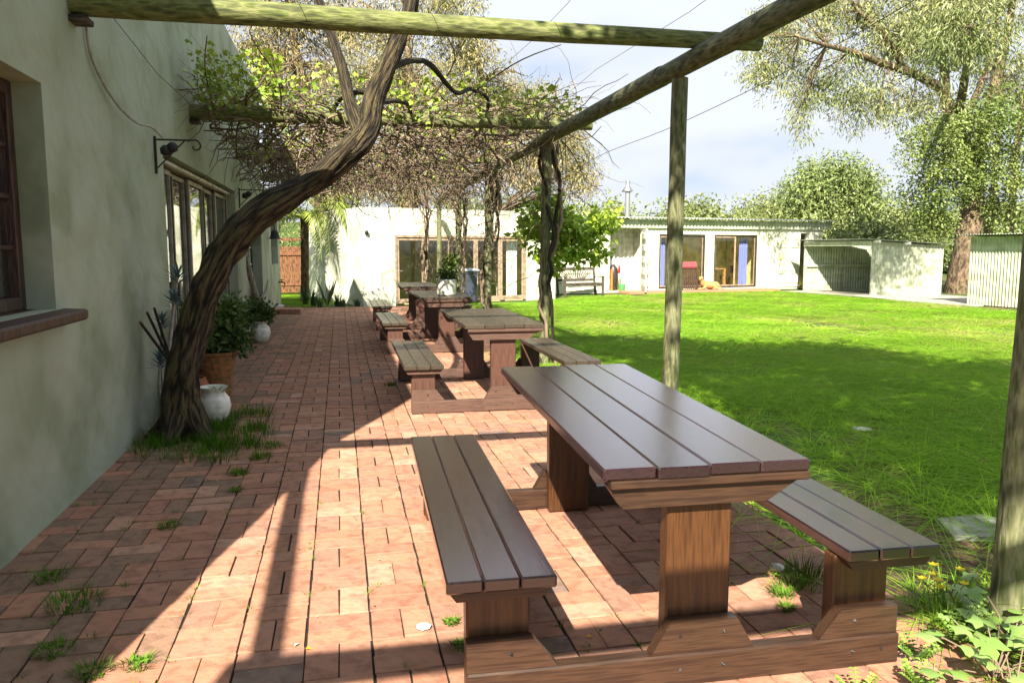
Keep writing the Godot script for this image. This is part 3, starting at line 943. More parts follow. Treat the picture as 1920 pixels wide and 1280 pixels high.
	# brick stoep in front
	var st := MB.new()
	st.box(P(13.2, 0.02, 27.15), Vector3(6.6, 0.09, 0.9), Basis(Vector3.UP, deg_to_rad(8.8)), 0.01)
	obj("stoep", st, mat("stoep", lin(0.40, 0.20, 0.13), 0.9, texs["brickface"], Vector3.ONE * 2.0)).set_meta("kind", "structure")
	var B := func(lx: float, ly: float, lz: float) -> Vector3: return a.transform * Vector3(lx, ly, lz)
	var blue := mat("blue_cloth", lin(0.16, 0.20, 0.52), 0.9)
	for q in [[8.45, "blue curtain drawn aside behind the sliding door showing the pine table"], [4.70, "blue curtain behind the sliding door beside the open bay"]]:
		var cu := MB.new()
		for k in 7:
			cu.box(Vector3(k * 0.055, 1.0, 0.025 * (k % 2)), Vector3(0.06, 1.85, 0.03), Basis(), 0.012)
		var o := obj("curtain", cu, blue)
		o.transform = Transform3D(a.transform.basis, B.call(q[0], 0.06, -0.34))
		tag(o, q[1], "curtain", "blue curtains")
	# table and chairs inside
	var pine := mat("pine", lin(0.46, 0.27, 0.09), 0.5, texs["grain"], Vector3.ONE * 2.0)
	var t := thing("dining_table", "yellow pine table inside the container house", "table", B.call(7.65, 0.06, -0.95), deg_to_rad(8.8))
	var tt := MB.new()
	tt.box(Vector3(0, 0.74, 0), Vector3(0.75, 0.05, 0.75), Basis(), 0.008)
	obj("tabletop", tt, pine, t)
	for x: float in [-0.32, 0.32]:
		for z: float in [-0.32, 0.32]:
			var l := MB.new()
			l.box(Vector3(x, 0.36, z), Vector3(0.09, 0.72, 0.09), Basis(), 0.006)
			obj("leg", l, pine, t)
	simple_chair("dining_chair", "dark wooden chair beside the pine table", B.call(8.25, 0.06, -0.8), 1.6, mats["frame_brown"])
	# maroon lounger leaning in the first doorway
	var lo := thing("deck_lounger", "dark slatted lounger with maroon cushion in front of sliding door", "lounger", B.call(5.75, 0.07, 0.32), deg_to_rad(8.8))
	var maroon := mat("maroon_cloth", lin(0.30, 0.06, 0.085), 0.9, texs["blot"], Vector3.ONE * 3.0)
	var lf := MB.new()
	lf.bar(Vector3(-0.36, 0.0, 0.1), Vector3(-0.36, 0.95, -0.2), 0.05, 0.04, 0.004); lf.bar(Vector3(0.36, 0.0, 0.1), Vector3(0.36, 0.95, -0.2), 0.05, 0.04, 0.004); lf.bar(Vector3(-0.34, 0.08, 0.08), Vector3(0.34, 0.08, 0.08), 0.05, 0.04, 0.004)
	obj("frame", lf, mats["frame_brown"], lo)
	for k in 7:
		var sl := MB.new()
		sl.bar(Vector3(-0.28 + k * 0.093, 0.10, 0.07), Vector3(-0.28 + k * 0.093, 0.82, -0.155), 0.05, 0.018, 0.003)
		obj("slat", sl, mats["frame_brown"], lo)
	var cs := MB.new()
	cs.box(Vector3(0, 0.90, -0.16), Vector3(0.80, 0.26, 0.16), Basis(Vector3.RIGHT, -0.3), 0.05)
	obj("cushion", cs, maroon, lo)
	# clutter in the open bay
	var post := MB.new()
	post.tube([B.call(2.82, 0.06, -0.35), B.call(2.82, 0.84, -0.35)], [0.05, 0.045], 10)
	tag(obj("wooden_post", post, mat("orange_wood", lin(0.45, 0.16, 0.03), 0.6)), "short orange wooden post standing in open container bay", "post")
	var bag := thing("dark_bag", "dark bag with red bottle in the open container bay", "bag", B.call(3.02, 0.06, -0.6))
	var bb := MB.new()
	bb.lathe(Vector3.ZERO, [Vector2(0.0, 0), Vector2(0.17, 0.02), Vector2(0.2, 0.45), Vector2(0.17, 0.8), Vector2(0.06, 0.95), Vector2(0.0, 0.95)], 12)
	obj("sack", bb, mats["frame_dark"], bag)
	var rb2 := MB.new()
	rb2.lathe(Vector3(0.22, 0.62, 0.05), [Vector2(0.0, 0), Vector2(0.05, 0.0), Vector2(0.05, 0.24), Vector2(0.02, 0.3), Vector2(0.0, 0.3)], 10)
	obj("bottle", rb2, mat("red", lin(0.4, 0.02, 0.03), 0.4), bag)
	var gp := MB.new()
	gp.lathe(B.call(3.2, 0.06, -0.25), [Vector2(0.0, 0.0), Vector2(0.11, 0.0), Vector2(0.15, 0.24), Vector2(0.13, 0.24), Vector2(0.1, 0.06), Vector2(0.0, 0.06)], 14)
	tag(obj("bucket", gp, mat("green_plastic", lin(0.08, 0.28, 0.10), 0.4)), "small green bucket on the open bay's floor", "bucket")
	make_dog(B.call(6.42, 0.07, 0.42))

func make_dog(at: Vector3) -> void:
	var d := thing("dog", "tan dog lying on the stoep before the lounger", "dog", at, deg_to_rad(5))
	var m := MB.new()
	var sp := smooth_path([Vector3(0.52, 0.10, 0.0), Vector3(0.42, 0.15, 0.0), Vector3(0.22, 0.16, 0), Vector3(0.0, 0.18, 0), Vector3(-0.16, 0.24, 0.0), Vector3(-0.24, 0.36, 0.02), Vector3(-0.27, 0.42, 0.04), Vector3(-0.33, 0.41, 0.10), Vector3(-0.38, 0.375, 0.16)], 4)
	m.tube(sp, smooth_list([0.05, 0.135, 0.14, 0.15, 0.13, 0.085, 0.082, 0.06, 0.035], 4), 12)
	# legs: folded hind leg, stretched fore legs; tail
	for s: float in [-1.0, 1.0]:
		m.tube(smooth_path([Vector3(-0.08, 0.16, 0.08 * s), Vector3(-0.14, 0.07, 0.11 * s), Vector3(-0.28, 0.035, 0.11 * s), Vector3(-0.42, 0.03, 0.10 * s)], 3), smooth_list([0.07, 0.05, 0.035, 0.034], 3), 8)
		m.tube(smooth_path([Vector3(0.40, 0.13, 0.08 * s), Vector3(0.26, 0.12, 0.14 * s), Vector3(0.38, 0.05, 0.16 * s), Vector3(0.18, 0.03, 0.17 * s)], 3), smooth_list([0.09, 0.07, 0.04, 0.032], 3), 8)
		m.leaf(Vector3(-0.27, 0.49, 0.03 + 0.06 * s), Vector3(0.1, -0.6, 0.6 * s).normalized(), Vector3(-0.3, 0.5, s).normalized(), 0.11, 0.07)
	m.tube(smooth_path([Vector3(0.50, 0.11, 0), Vector3(0.62, 0.04, 0.05), Vector3(0.70, 0.03, 0.16)], 3), smooth_list([0.04, 0.025, 0.012], 3), 6)
	obj("body", m, mat("tan_fur", lin(0.48, 0.27, 0.11), 0.95, texs["blot"], Vector3.ONE * 4.0), d)
	var nz := MB.new()
	nz.lathe(Vector3(-0.40, 0.365, 0.185), [Vector2(0.0, -0.016), Vector2(0.018, 0.0), Vector2(0.0, 0.016)], 8)
	obj("nose", nz, mats["iron"], d)
	for s: float in [-1.0, 1.0]:
		var e := MB.new()
		e.lathe(Vector3(-0.325, 0.445, 0.115) + Vector3(0.035, 0, -0.025) * s, [Vector2(0.0, -0.01), Vector2(0.011, 0.0), Vector2(0.0, 0.01)], 6)
		obj("eye", e, mats["iron"], d)

func sheet(m: MB, a: Vector3, b: Vector3, h0: float, h1: float) -> void:
	var u := (b - a).normalized()
	m.corrugated(a.distance_to(b), h0, h1, 0.10, 0.017, Transform3D(Basis(u, Vector3.UP, u.cross(Vector3.UP)), a))

func make_sheds() -> void:
	var s := thing("open_shed", "low open fronted corrugated iron shed with dappled side wall", "shed")
	var A := P(17.35, 0, 27.0)
	var B := P(17.95, 0, 23.9)
	var C := P(20.15, 0, 23.15)
	var D := P(20.0, 0, 26.6)
	for w in [[B, C, 1.84, 1.68], [A, D, 1.84, 1.68], [D, C, 1.66, 1.66]]:
		var m := MB.new()
		sheet(m, w[0], w[1], w[2], w[3])
		obj("wall_sheet", m, mats["corrugated"], s)
	for q in [A, B, A.lerp(D, 0.52)]:
		var p := MB.new()
		p.box(q + Vector3(0.05, 0.92, 0.0), Vector3(0.09, 1.84, 0.09), Basis(), 0.005)
		obj("post", p, mats["corrugated"], s)
	var rl := MB.new()
	rl.bar(A + Vector3(0.06, 0.95, 0.07), D + Vector3(0, 0.95, 0.07), 0.05, 0.09)
	obj("mid_rail", rl, mats["corrugated"], s)
	var hd := MB.new()
	hd.bar(A + Vector3(-0.03, 1.76, 0), B + Vector3(-0.03, 1.76, 0), 0.08, 0.16, 0.004)
	obj("head_beam", hd, mats["corrugated"], s)
	var r := MB.new()
	var u := (A - B).normalized()
	var dn := (C - B + Vector3(0, -0.16, 0)).normalized()
	r.corrugated(A.distance_to(B) + 0.5, 2.75, 2.75, 0.09, 0.012, Transform3D(Basis(u, dn, u.cross(dn)), B + Vector3(0, 1.90, 0) - u * 0.25 - dn * 0.25))
	obj("roof_sheet", r, mats["corrugated_roof"], s)
	for k in 2:
		var e := MB.new()
		e.box(B.lerp(C, 0.02 + k * 0.42) + Vector3(0, 1.83 - k * 0.07, 0.16), Vector3(0.08, 0.09, 0.3), Basis(), 0.004)
		obj("rafter_end", e, mats["white_paint"], s)
	var t := thing("tool_shed", "closed corrugated iron shed at the lawn's edge near the open shed", "shed")
	var E := P(17.6, 0, 19.2)
	var F := P(17.9, 0, 16.4)
	for w in [[E, F, 1.92, 1.92], [E, P(20.2, 0, 19.5), 1.92, 1.8], [F, P(20.5, 0, 16.6), 1.92, 1.8], [P(20.2, 0, 19.5), P(20.5, 0, 16.6), 1.8, 1.8]]:
		var m := MB.new()
		sheet(m, w[0], w[1], w[2], w[3])
		obj("wall_sheet", m, mats["corrugated"], t)
	var r2 := MB.new()
	var u2 := (E - F).normalized()
	var d2 := (P(20.5, -0.12, 16.6) - F).normalized()
	r2.corrugated(E.distance_to(F) + 0.5, 3.1, 3.1, 0.09, 0.012, Transform3D(Basis(u2, d2, u2.cross(d2)), F + Vector3(0, 1.96, 0) - u2 * 0.25 - d2 * 0.3))
	obj("roof_sheet", r2, mats["corrugated_roof"], t)
	for q in [E, F]:
		var p := MB.new()
		p.box(q + Vector3(0.06, 0.95, 0), Vector3(0.07, 1.9, 0.07), Basis(), 0.004)
		obj("post", p, mats["corrugated"], t)
	var sl := MB.new()
	sl.prism([Vector2(16.2, 26.6), Vector2(17.4, 26.9), Vector2(20.4, 23.1), Vector2(20.6, 19.2), Vector2(17.3, 18.6), Vector2(16.9, 21.5), Vector2(17.0, 23.8)], 0.05, Transform3D(Basis(Vector3.RIGHT, Vector3(0, 0, -1), Vector3.UP), Vector3(0, -0.022, 0)))
	obj("concrete_apron", sl, mats["concrete"]).set_meta("kind", "structure")

func pole(m: MB, a: Vector3, b: Vector3, r0: float, r1: float, sd: int, sag := 0.0) -> void:
	var p := []
	var r := []
	rng.seed = sd
	var n := maxi(8, int(a.distance_to(b) * 2.2))
	for i in n + 1:
		var t := float(i) / n
		p.append(a.lerp(b, t) + Vector3(R(-1, 1), R(-1, 1), R(-1, 1)) * 0.004 + Vector3.DOWN * sag * 4.0 * t * (1.0 - t))
		r.append(lerpf(r0, r1, t) * R(0.98, 1.02))
	m.tube(p, r, 18, true, 0.03, sd)

func make_pergola() -> void:
	var g := thing("pergola", "round pole pergola carrying vines over the brick terrace", "pergola")
	var sd := 100
	for f: float in [-0.75, 2.55, 6.1, 10.3, 14.5, 18.3, 21.9]:
		sd += 1
		var m := MB.new()
		pole(m, P(2.7 if f != 2.55 else 2.64, -0.3, f), P(2.7 + (0.03 if f > 5 else 0.0), 2.93, f), 0.078 if f < 3 else 0.070, 0.066, sd)
		obj("post", m, mats["pole_upright"], g)
	for q in [[-1.2, 6.4], [6.4, 14.6], [14.6, 22.3]]:
		sd += 1
		var m := MB.new()
		pole(m, P(2.7, 3.0, q[0]), P(2.7, 3.0 if q[1] < 15 else 2.9, q[1] - 0.004), 0.085, 0.08, sd)
		obj("rail", m, mats["pole_long"], g)
	for f: float in [-0.60, 2.85, 5.75, 9.9, 14.1, 18.3]:
		sd += 1
		var m := MB.new()
		pole(m, P(WX - 0.1 if f > 2.7 else -1.95, 3.14, f), P(3.22, 3.14, f), 0.088, 0.062, sd, 0.015)
		obj("beam", m, mats["pole_cross"], g)
	var w := MB.new()
	pole(w, P(-1.74, 2.99, -1.1), P(-1.74, 2.99, 2.69), 0.06, 0.055, 140)
	obj("rail", w, mats["pole_long"], g)
	var bk := MB.new()
	for f: float in [5.75, 9.9]:
		bk.box(P(WX + 0.05, 3.02, f), Vector3(0.12, 0.04, 0.16), Basis(), 0.006)
	obj("bearing_block", bk, mats["weathered"], g)
	for k in 5:
		var x := -1.1 + k * 0.88
		var wm := MB.new()
		var p := []
		for i in 24:
			p.append(P(x + 0.02 * sin(i * 1.7 + k), 3.235 - 0.03 * absf(sin(i * 0.8)), -0.5 + i * 0.97))
		var rr := []
		for i in 24:
			rr.append(0.0022)
		wm.tube(p, rr, 5, false)
		obj("wire", wm, mats["steel"], g)

func limb(parent: Node, called: String, pts: Array, radii: Array, m: Material, sd: int, sides := 12, wob := 0.12) -> void:
	var b := MB.new()
	b.tube(smooth_path(pts, 5), smooth_list(radii, 5), sides, true, wob, sd)
	obj(called, b, m, parent)

func twigs(parent: Node, blobs: Array, per: int, m: Material, sd: int, origin_of: Callable, r := 0.03) -> void:
	rng.seed = sd
	var b := MB.new()
	for q in blobs:
		var c := P(q[0], q[1], q[2])
		for k in per:
			var d := rdir()
			var e := c + Vector3(d.x * q[3], d.y * q[4], d.z * q[5]) * 0.85
			var s: Vector3 = origin_of.call(c)
			var mid := s.lerp(e, 0.55) + rdir() * 0.25 + Vector3.UP * 0.2
			b.tube(smooth_path([s, mid, e], 4), smooth_list([r, r * 0.6, r * 0.2], 4), 5, false)
	obj("branches", b, m, parent).set_meta("kind", "stuff")

func nearest_on(paths: Array, c: Vector3) -> Vector3:
	var best: Vector3 = paths[0]
	for p: Vector3 in paths:
		if p.distance_squared_to(c) < best.distance_squared_to(c): best = p
	return best

func make_trees() -> void:
	var gum := clump(26, 0.34, 0.17, 0.034, 0.9, 301)
	var gumleaf: Material = mats["gumleaf"]
	# --- the big gum by the sheds
	var t := thing("gum_tree", "large spreading gum tree with leafy ivy clad trunk behind the sheds", "tree")
	var tr := [P(22.24, -0.1, 24.50), P(22.28, 1.51, 24.50), P(22.40, 2.85, 24.50), P(22.38, 4.18, 24.50), P(21.70, 5.47, 24.50), P(21.18, 6.47, 24.50), P(20.94, 7.28, 24.50), P(20.6, 9.5, 24.3)]
	limb(t, "trunk", tr, [0.62, 0.46, 0.38, 0.32, 0.27, 0.22, 0.17, 0.09], mats["gum_bark"], 11, 16)
	var la := [P(20.95, 7.1, 24.50), P(19.56, 7.52, 24.20), P(17.98, 7.71, 23.80), P(16.47, 7.92, 23.40), P(15.23, 7.97, 23.00), P(14.03, 8.05, 22.60)]
	limb(t, "limb", la, [0.17, 0.15, 0.13, 0.10, 0.07, 0.03], mats["gum_bark"], 12)
	var lb := [P(18.89, 7.51, 23.95), P(18.44, 8.10, 23.90), P(17.78, 8.84, 23.90), P(16.95, 9.38, 23.90), P(16.41, 10.02, 23.90)]
	limb(t, "limb", lb, [0.12, 0.10, 0.08, 0.06, 0.03], mats["gum_bark"], 13)
	var lc := [P(22.5, 4.0, 24.6), P(22.95, 5.93, 24.80), P(23.36, 7.82, 24.80), P(23.69, 9.32, 24.80), P(23.88, 10.98, 24.80)]
	limb(t, "limb", lc, [0.26, 0.22, 0.18, 0.14, 0.1], mats["gum_bark"], 14)
	var ld := [P(21.6, 5.8, 24.5), P(22.25, 6.97, 24.50), P(22.76, 8.28, 24.50), P(22.91, 9.74, 24.50)]
	limb(t, "limb", ld, [0.16, 0.12, 0.1, 0.06], mats["gum_bark"], 15)
	limb(t, "limb", [P(21.5, 5.8, 24.5), P(20.0, 7.2, 22.5), P(17.6, 7.5, 19.6), P(15.8, 7.1, 17.6), P(14.9, 6.9, 16.9)], [0.16, 0.13, 0.09, 0.05, 0.02], mats["gum_bark"], 16)
	var up := [[14.5, 8.6, 24.2, 1.7, 1.1, 1.7], [13.8, 7.4, 24.0, 1.1, 1.1, 1.1], [16.1, 7.2, 24.2, 1.6, 1.0, 1.6], [17.4, 6.5, 24.0, 1.4, 1.2, 1.4], [18.9, 8.8, 24.0, 2.3, 1.5, 2.3], [21.0, 9.3, 24.5, 2.6, 1.5, 2.6], [17.6, 9.5, 24.5, 1.6, 1.0, 1.6], [15.0, 6.0, 24.0, 0.5, 1.0, 0.6], [19.9, 6.6, 24.6, 1.5, 0.8, 1.5], [16.0, 9.4, 24.2, 1.2, 0.8, 1.2], [22.3, 10.8, 24.0, 2.6, 1.4, 2.6], [19.5, 11.0, 24.0, 2.4, 1.2, 2.4], [16.2, 6.9, 17.6, 1.5, 0.9, 1.3], [15.1, 6.5, 17.8, 1.2, 0.8, 1.1], [15.2, 7.6, 17.4, 1.4, 0.7, 1.2]]
	crown(t, up, 2000, gum, gumleaf, Color(0.13, 0.18, 0.065), Color(0.28, 0.29, 0.13), 21, 0.6)
	var skel := la + lb + lc + ld + tr
	twigs(t, up.slice(0, 12), 9, mats["gum_bark"], 22, func(c): return nearest_on(skel, c), 0.028)
	# leafy creeper on the trunk
	var iv := clump(30, 0.30, 0.10, 0.065, 0.3, 303)
	var low := [[19.6, 4.8, 23.4, 1.1, 1.5, 1.2], [22.3, 6.0, 23.6, 1.9, 1.2, 1.6], [21.4, 4.2, 24.0, 1.7, 1.3, 1.5], [23.6, 4.3, 23.8, 1.5, 1.5, 1.4], [20.3, 3.3, 24.2, 1.2, 1.0, 1.2], [23.3, 2.7, 24.4, 1.1, 0.8, 1.2], [20.6, 2.3, 24.4, 0.9, 0.7, 1.0], [21.0, 5.4, 23.7, 1.2, 1.0, 1.2]]
	crown(t, low, 950, iv, mats["leaf"], Color(0.10, 0.17, 0.035), Color(0.24, 0.30, 0.09), 23, 0.5, 0.7, 1.3, "creeper")
	for q in [[[P(24.75, -0.1, 26.0), P(24.59, 2.12, 26.00), P(24.70, 3.35, 26.00), P(24.71, 4.96, 26.00), P(24.83, 8.2, 26.00)], "pale slender trunk of a gum sapling beside the big gum"], [[P(24.95, -0.1, 25.5), P(25.06, 2.32, 25.50), P(25.12, 3.53, 25.50), P(25.20, 7.5, 25.50)], "thin leaning gum sapling behind the closed shed"]]:
		var s := thing("gum_sapling", q[1], "tree")
		var rr := []
		for k in q[0].size():
			rr.append(0.2 - 0.035 * k)
		limb(s, "trunk", q[0], rr, mats["gum_bark"], 31)
		var e: Vector3 = q[0][q[0].size() - 1]
		crown(s, [[e.x, e.y, -e.z, 1.2, 1.2, 1.2]], 90, gum, gumleaf, Color(0.13, 0.155, 0.06), Color(0.26, 0.24, 0.12), 33)
	# --- three gums behind the cottage
	var sets := [
		["tall gum tree with forked grey limbs behind the cottage's shaded side wall", [P(-0.65, -0.1, 33.5), P(-0.73, 3.03, 33.50), P(-0.85, 6.23, 33.50), P(-1.40, 8.92, 33.50), P(-1.66, 10.55, 33.50), P(-1.92, 12.5, 33.50)], [[-2.5, 10.4, 34.0, 1.8, 1.4, 1.8], [-0.1, 10.7, 34.5, 2.0, 1.3, 2.0], [-1.4, 8.6, 34.6, 2.0, 1.3, 2.0], [0.1, 4.0, 33.4, 2.0, 0.7, 1.6], [-3.0, 9.1, 34.5, 0.9, 1.4, 1.4], [-1.8, 12.6, 33.5, 2.2, 1.3, 2.0], [0.2, 6.4, 33.4, 1.2, 1.0, 1.2]]],
		["tall gum tree with pinkish trunk rising behind the middle of cottage", [P(2.8, -0.1, 32.0), P(2.84, 3.00, 32.00), P(2.93, 6.14, 32.00), P(2.88, 8.19, 32.00), P(2.78, 10.00, 32.00), P(2.67, 12.8, 32.00)], [[2.0, 10.2, 33.0, 1.8, 1.8, 1.8], [4.3, 11.2, 32.4, 1.8, 1.4, 1.8], [1.1, 8.3, 32.4, 2.0, 1.3, 2.0], [3.4, 8.2, 32.8, 2.0, 1.4, 2.0], [2.7, 3.9, 32.2, 2.0, 0.7, 1.5], [4.6, 6.3, 32.2, 1.5, 1.0, 1.4], [2.6, 13.0, 32.4, 2.2, 1.3, 2.0]]],
		["gum tree with drooping pale foliage behind the cottage's open corner", [P(6.8, -0.1, 34.0), P(6.73, 3.12, 34.00), P(6.62, 5.86, 34.00), P(6.16, 8.74, 34.00), P(5.60, 10.68, 34.00)], [[5.4, 9.6, 33.0, 1.6, 1.6, 1.6], [7.2, 8.4, 34.6, 1.6, 1.1, 1.6], [9.3, 7.6, 34.8, 1.4, 1.4, 1.4], [9.8, 6.1, 33.5, 1.2, 1.5, 1.4], [6.5, 7.0, 33.9, 2.1, 1.4, 2.1], [8.2, 4.9, 33.8, 1.6, 1.2, 1.6], [10.3, 4.6, 33.4, 1.1, 1.2, 1.2]]]]
	var sd := 40
	for q in sets:
		sd += 5
		var s := thing("gum_tree", q[0], "tree", Vector3.ZERO, 0.0, "gum trees behind the cottage")
		limb(s, "trunk", q[1], smooth_list([0.34, 0.06], q[1].size() - 1), mats["gum_bark"], sd)
		crown(s, q[2], 1000, gum, gumleaf, Color(0.16, 0.185, 0.065), Color(0.34, 0.28, 0.13), sd + 1, 0.5, 0.8, 1.5)
		var pp: Array = q[1]
		twigs(s, q[2], 12, mats["gum_bark"], sd + 2, func(c): return nearest_on(pp, c), 0.05)
	# --- round tree and dark bush behind the container house, and the scrub on the hill
	var bush := clump(30, 0.55, 0.22, 0.10, 0.1, 305)
	var rt := thing("round_tree", "broad light green tree rising above the scrub behind the container house", "tree")
	limb(rt, "trunk", [P(28.5, -0.2, 42), P(28.4, 2.0, 42), P(28.2, 4.0, 42), P(28.0, 6.0, 42)], [0.3, 0.24, 0.17, 0.06], mats["tree_bark"], 61)
	crown(rt, [[28.3, 5.6, 42, 2.0, 1.5, 2.0], [26.6, 4.8, 41.5, 1.7, 1.3, 1.7], [30.3, 5.4, 42, 1.5, 1.3, 1.6], [29.6, 3.8, 41.6, 1.9, 1.2, 1.8], [27.2, 3.2, 41.4, 1.8, 1.1, 1.8], [31.2, 4.2, 42, 1.1, 0.9, 1.2]], 620, bush, mats["leaf"], Color(0.13, 0.19, 0.06), Color(0.26, 0.32, 0.12), 62, 0.4)
	var db := thing("dark_bush", "dense dark green bush between container house and open shed", "bush")
	limb(db, "stem", [P(24.3, -0.1, 32.5), P(24.3, 1.0, 32.5), P(24.4, 2.0, 32.5)], [0.15, 0.1, 0.04], mats["tree_bark"], 63)
	crown(db, [[24.3, 1.7, 32.5, 1.9, 1.15, 1.4], [23.0, 1.3, 32.2, 1.2, 0.9, 1.2], [25.6, 1.2, 32.4, 1.2, 0.9, 1.2]], 330, bush, mats["leaf"], Color(0.11, 0.16, 0.05), Color(0.19, 0.24, 0.085), 64, 0.4)
	rng.seed = 65
	var sc := []
	for k in 95:
		var x := R(8, 66)
		var f := R(44, 60)
		sc.append([x, R(0.8, 3.0) + (f - 44) * 0.10, f, R(1.8, 3.2), R(1.2, 2.0), R(1.6, 2.6)])
	for k in 30:
		sc.append([R(-30, 12), R(1.0, 3.0), R(46, 62), R(2, 3.4), R(1.4, 2.4), 2.0])
	var scrub := crown(self, sc, 6500, bush, mats["leaf"], Color(0.11, 0.16, 0.05), Color(0.25, 0.29, 0.11), 66, 0.4, 1.0, 1.7, "hill_scrub")
	tag(scrub, "mass of olive green scrub covering the hillside behind the buildings", "scrub", "", "stuff")
	# --- the shade tree behind the photographer: its shade lies over the lawn
	var st := thing("shade_tree", "large leafy shade tree at the lawn's near side casting dappled shade", "tree")
	limb(st, "trunk", [P(6.2, -0.2, -3.5), P(6.1, 1.6, -3.4), P(5.8, 3.2, -3.0), P(5.2, 4.8, -2.0), P(4.6, 6.4, -1.0)], [0.42, 0.34, 0.28, 0.22, 0.12], mats["tree_bark"], 71)
	limb(st, "limb", [P(5.6, 3.8, -2.6), P(4.2, 5.4, -0.5), P(2.6, 6.6, 1.8), P(0.8, 7.0, 4.0)], [0.2, 0.15, 0.1, 0.04], mats["tree_bark"], 72)
	limb(st, "limb", [P(5.0, 5.0, -1.7), P(3.8, 6.2, -2.2), P(2.0, 6.9, -2.4), P(0.8, 7.1, -2.2)], [0.14, 0.1, 0.07, 0.03], mats["tree_bark"], 75)
	limb(st, "limb", [P(5.8, 3.2, -3.0), P(7.0, 5.0, -2.4), P(8.2, 6.6, -1.6)], [0.2, 0.14, 0.05], mats["tree_bark"], 73)
	crown(st, [[0.6, 7.0, 4.5, 1.3, 0.8, 1.2], [2.1, 7.0, 2.9, 1.6, 0.9, 1.5], [3.6, 7.2, 1.2, 1.9, 1.0, 1.7], [5.2, 7.2, -0.6, 2.0, 1.1, 1.8], [7.2, 7.0, -2.0, 2.0, 1.0, 1.8], [3.1, 6.4, -0.9, 1.3, 0.8, 1.3], [9.0, 6.8, -3.4, 2.0, 1.0, 1.8], [2.0, 6.3, 0.6, 1.1, 0.6, 1.0], [5.2, 6.4, -3.2, 1.6, 0.8, 1.4], [0.9, 7.0, 1.6, 1.0, 0.7, 1.2], [1.0, 7.1, -0.6, 1.1, 0.7, 1.2], [2.2, 7.0, -2.2, 1.3, 0.8, 1.2], [1.6, 7.2, 3.9, 1.1, 0.6, 1.0], [3.8, 7.0, 3.2, 1.2, 0.7, 1.2], [0.9, 7.2, -2.6, 0.9, 0.6, 1.0], [2.6, 6.9, -4.2, 1.2, 0.7, 1.1], [-0.05, 7.0, -3.6, 0.9, 0.5, 1.0], [0.9, 7.0, -4.6, 1.0, 0.6, 1.0], [0.1, 7.1, -1.9, 0.8, 0.5, 0.9]], 1650, bush, mats["leaf"], Color(0.07, 0.13, 0.03), Color(0.14, 0.22, 0.05), 74, 0.5, 0.6, 1.0)
	make_palm()

func make_palm() -> void:
	var p := thing("palm", "young palm with arching feathery fronds beside cottage's shaded wall", "palm", P(-1.05, 0, 24.6))
	var t := MB.new()
	t.tube([Vector3(0, -0.1, 0), Vector3(0.02, 0.9, 0), Vector3(0.05, 2.55, 0)], [0.14, 0.12, 0.12], 12, true, 0.2, 5)
	obj("trunk", t, mats["tree_bark"], p)
	rng.seed = 88
	for k in 26:
		var a := TAU * k / 26.0 * 3.0 + R(-0.2, 0.2)
		var rise := R(0.3, 1.5)
		var ln := R(1.6, 2.2)
		var out := Vector3(cos(a), 0, sin(a))
		var q := []
		for i in 13:
			var s := i / 12.0
			q.append(Vector3(0.05, 2.5, 0) + out * ln * sin(s * 1.5) * (1.0 - 0.18 * rise) + Vector3.UP * (rise * 1.15 * s - 1.95 * s * s * s * (0.8 if rise > 0.8 else 1.0)))
		var m := MB.new()
		var tone := R(0.8, 1.25)
		m.col = Color(0.20 * tone, 0.26 * tone, 0.06)
		m.tube(q, smooth_list([0.018, 0.005], 12), 5, false)
		for i in range(2, 13):
			for h in 3:
				var at: Vector3 = q[i - 1].lerp(q[i], h / 3.0)
				var tan_: Vector3 = (q[i] - q[i - 1]).normalized()
				for s: float in [-1.0, 1.0]:
					var side := tan_.cross(Vector3.UP).normalized() * s
					var d := (side + tan_ * 0.75 + Vector3.DOWN * R(0.05, 0.4)).normalized()
					m.col = Color(0.24 * tone, 0.30 * tone, 0.06) * R(0.8, 1.2)
					m.leaf(at, d, Vector3.UP, 0.42 * sin(PI * (0.12 + 0.8 * i / 12.0)) + 0.10, 0.045, 0.15)
		obj("frond", m, mats["leaf"], p)

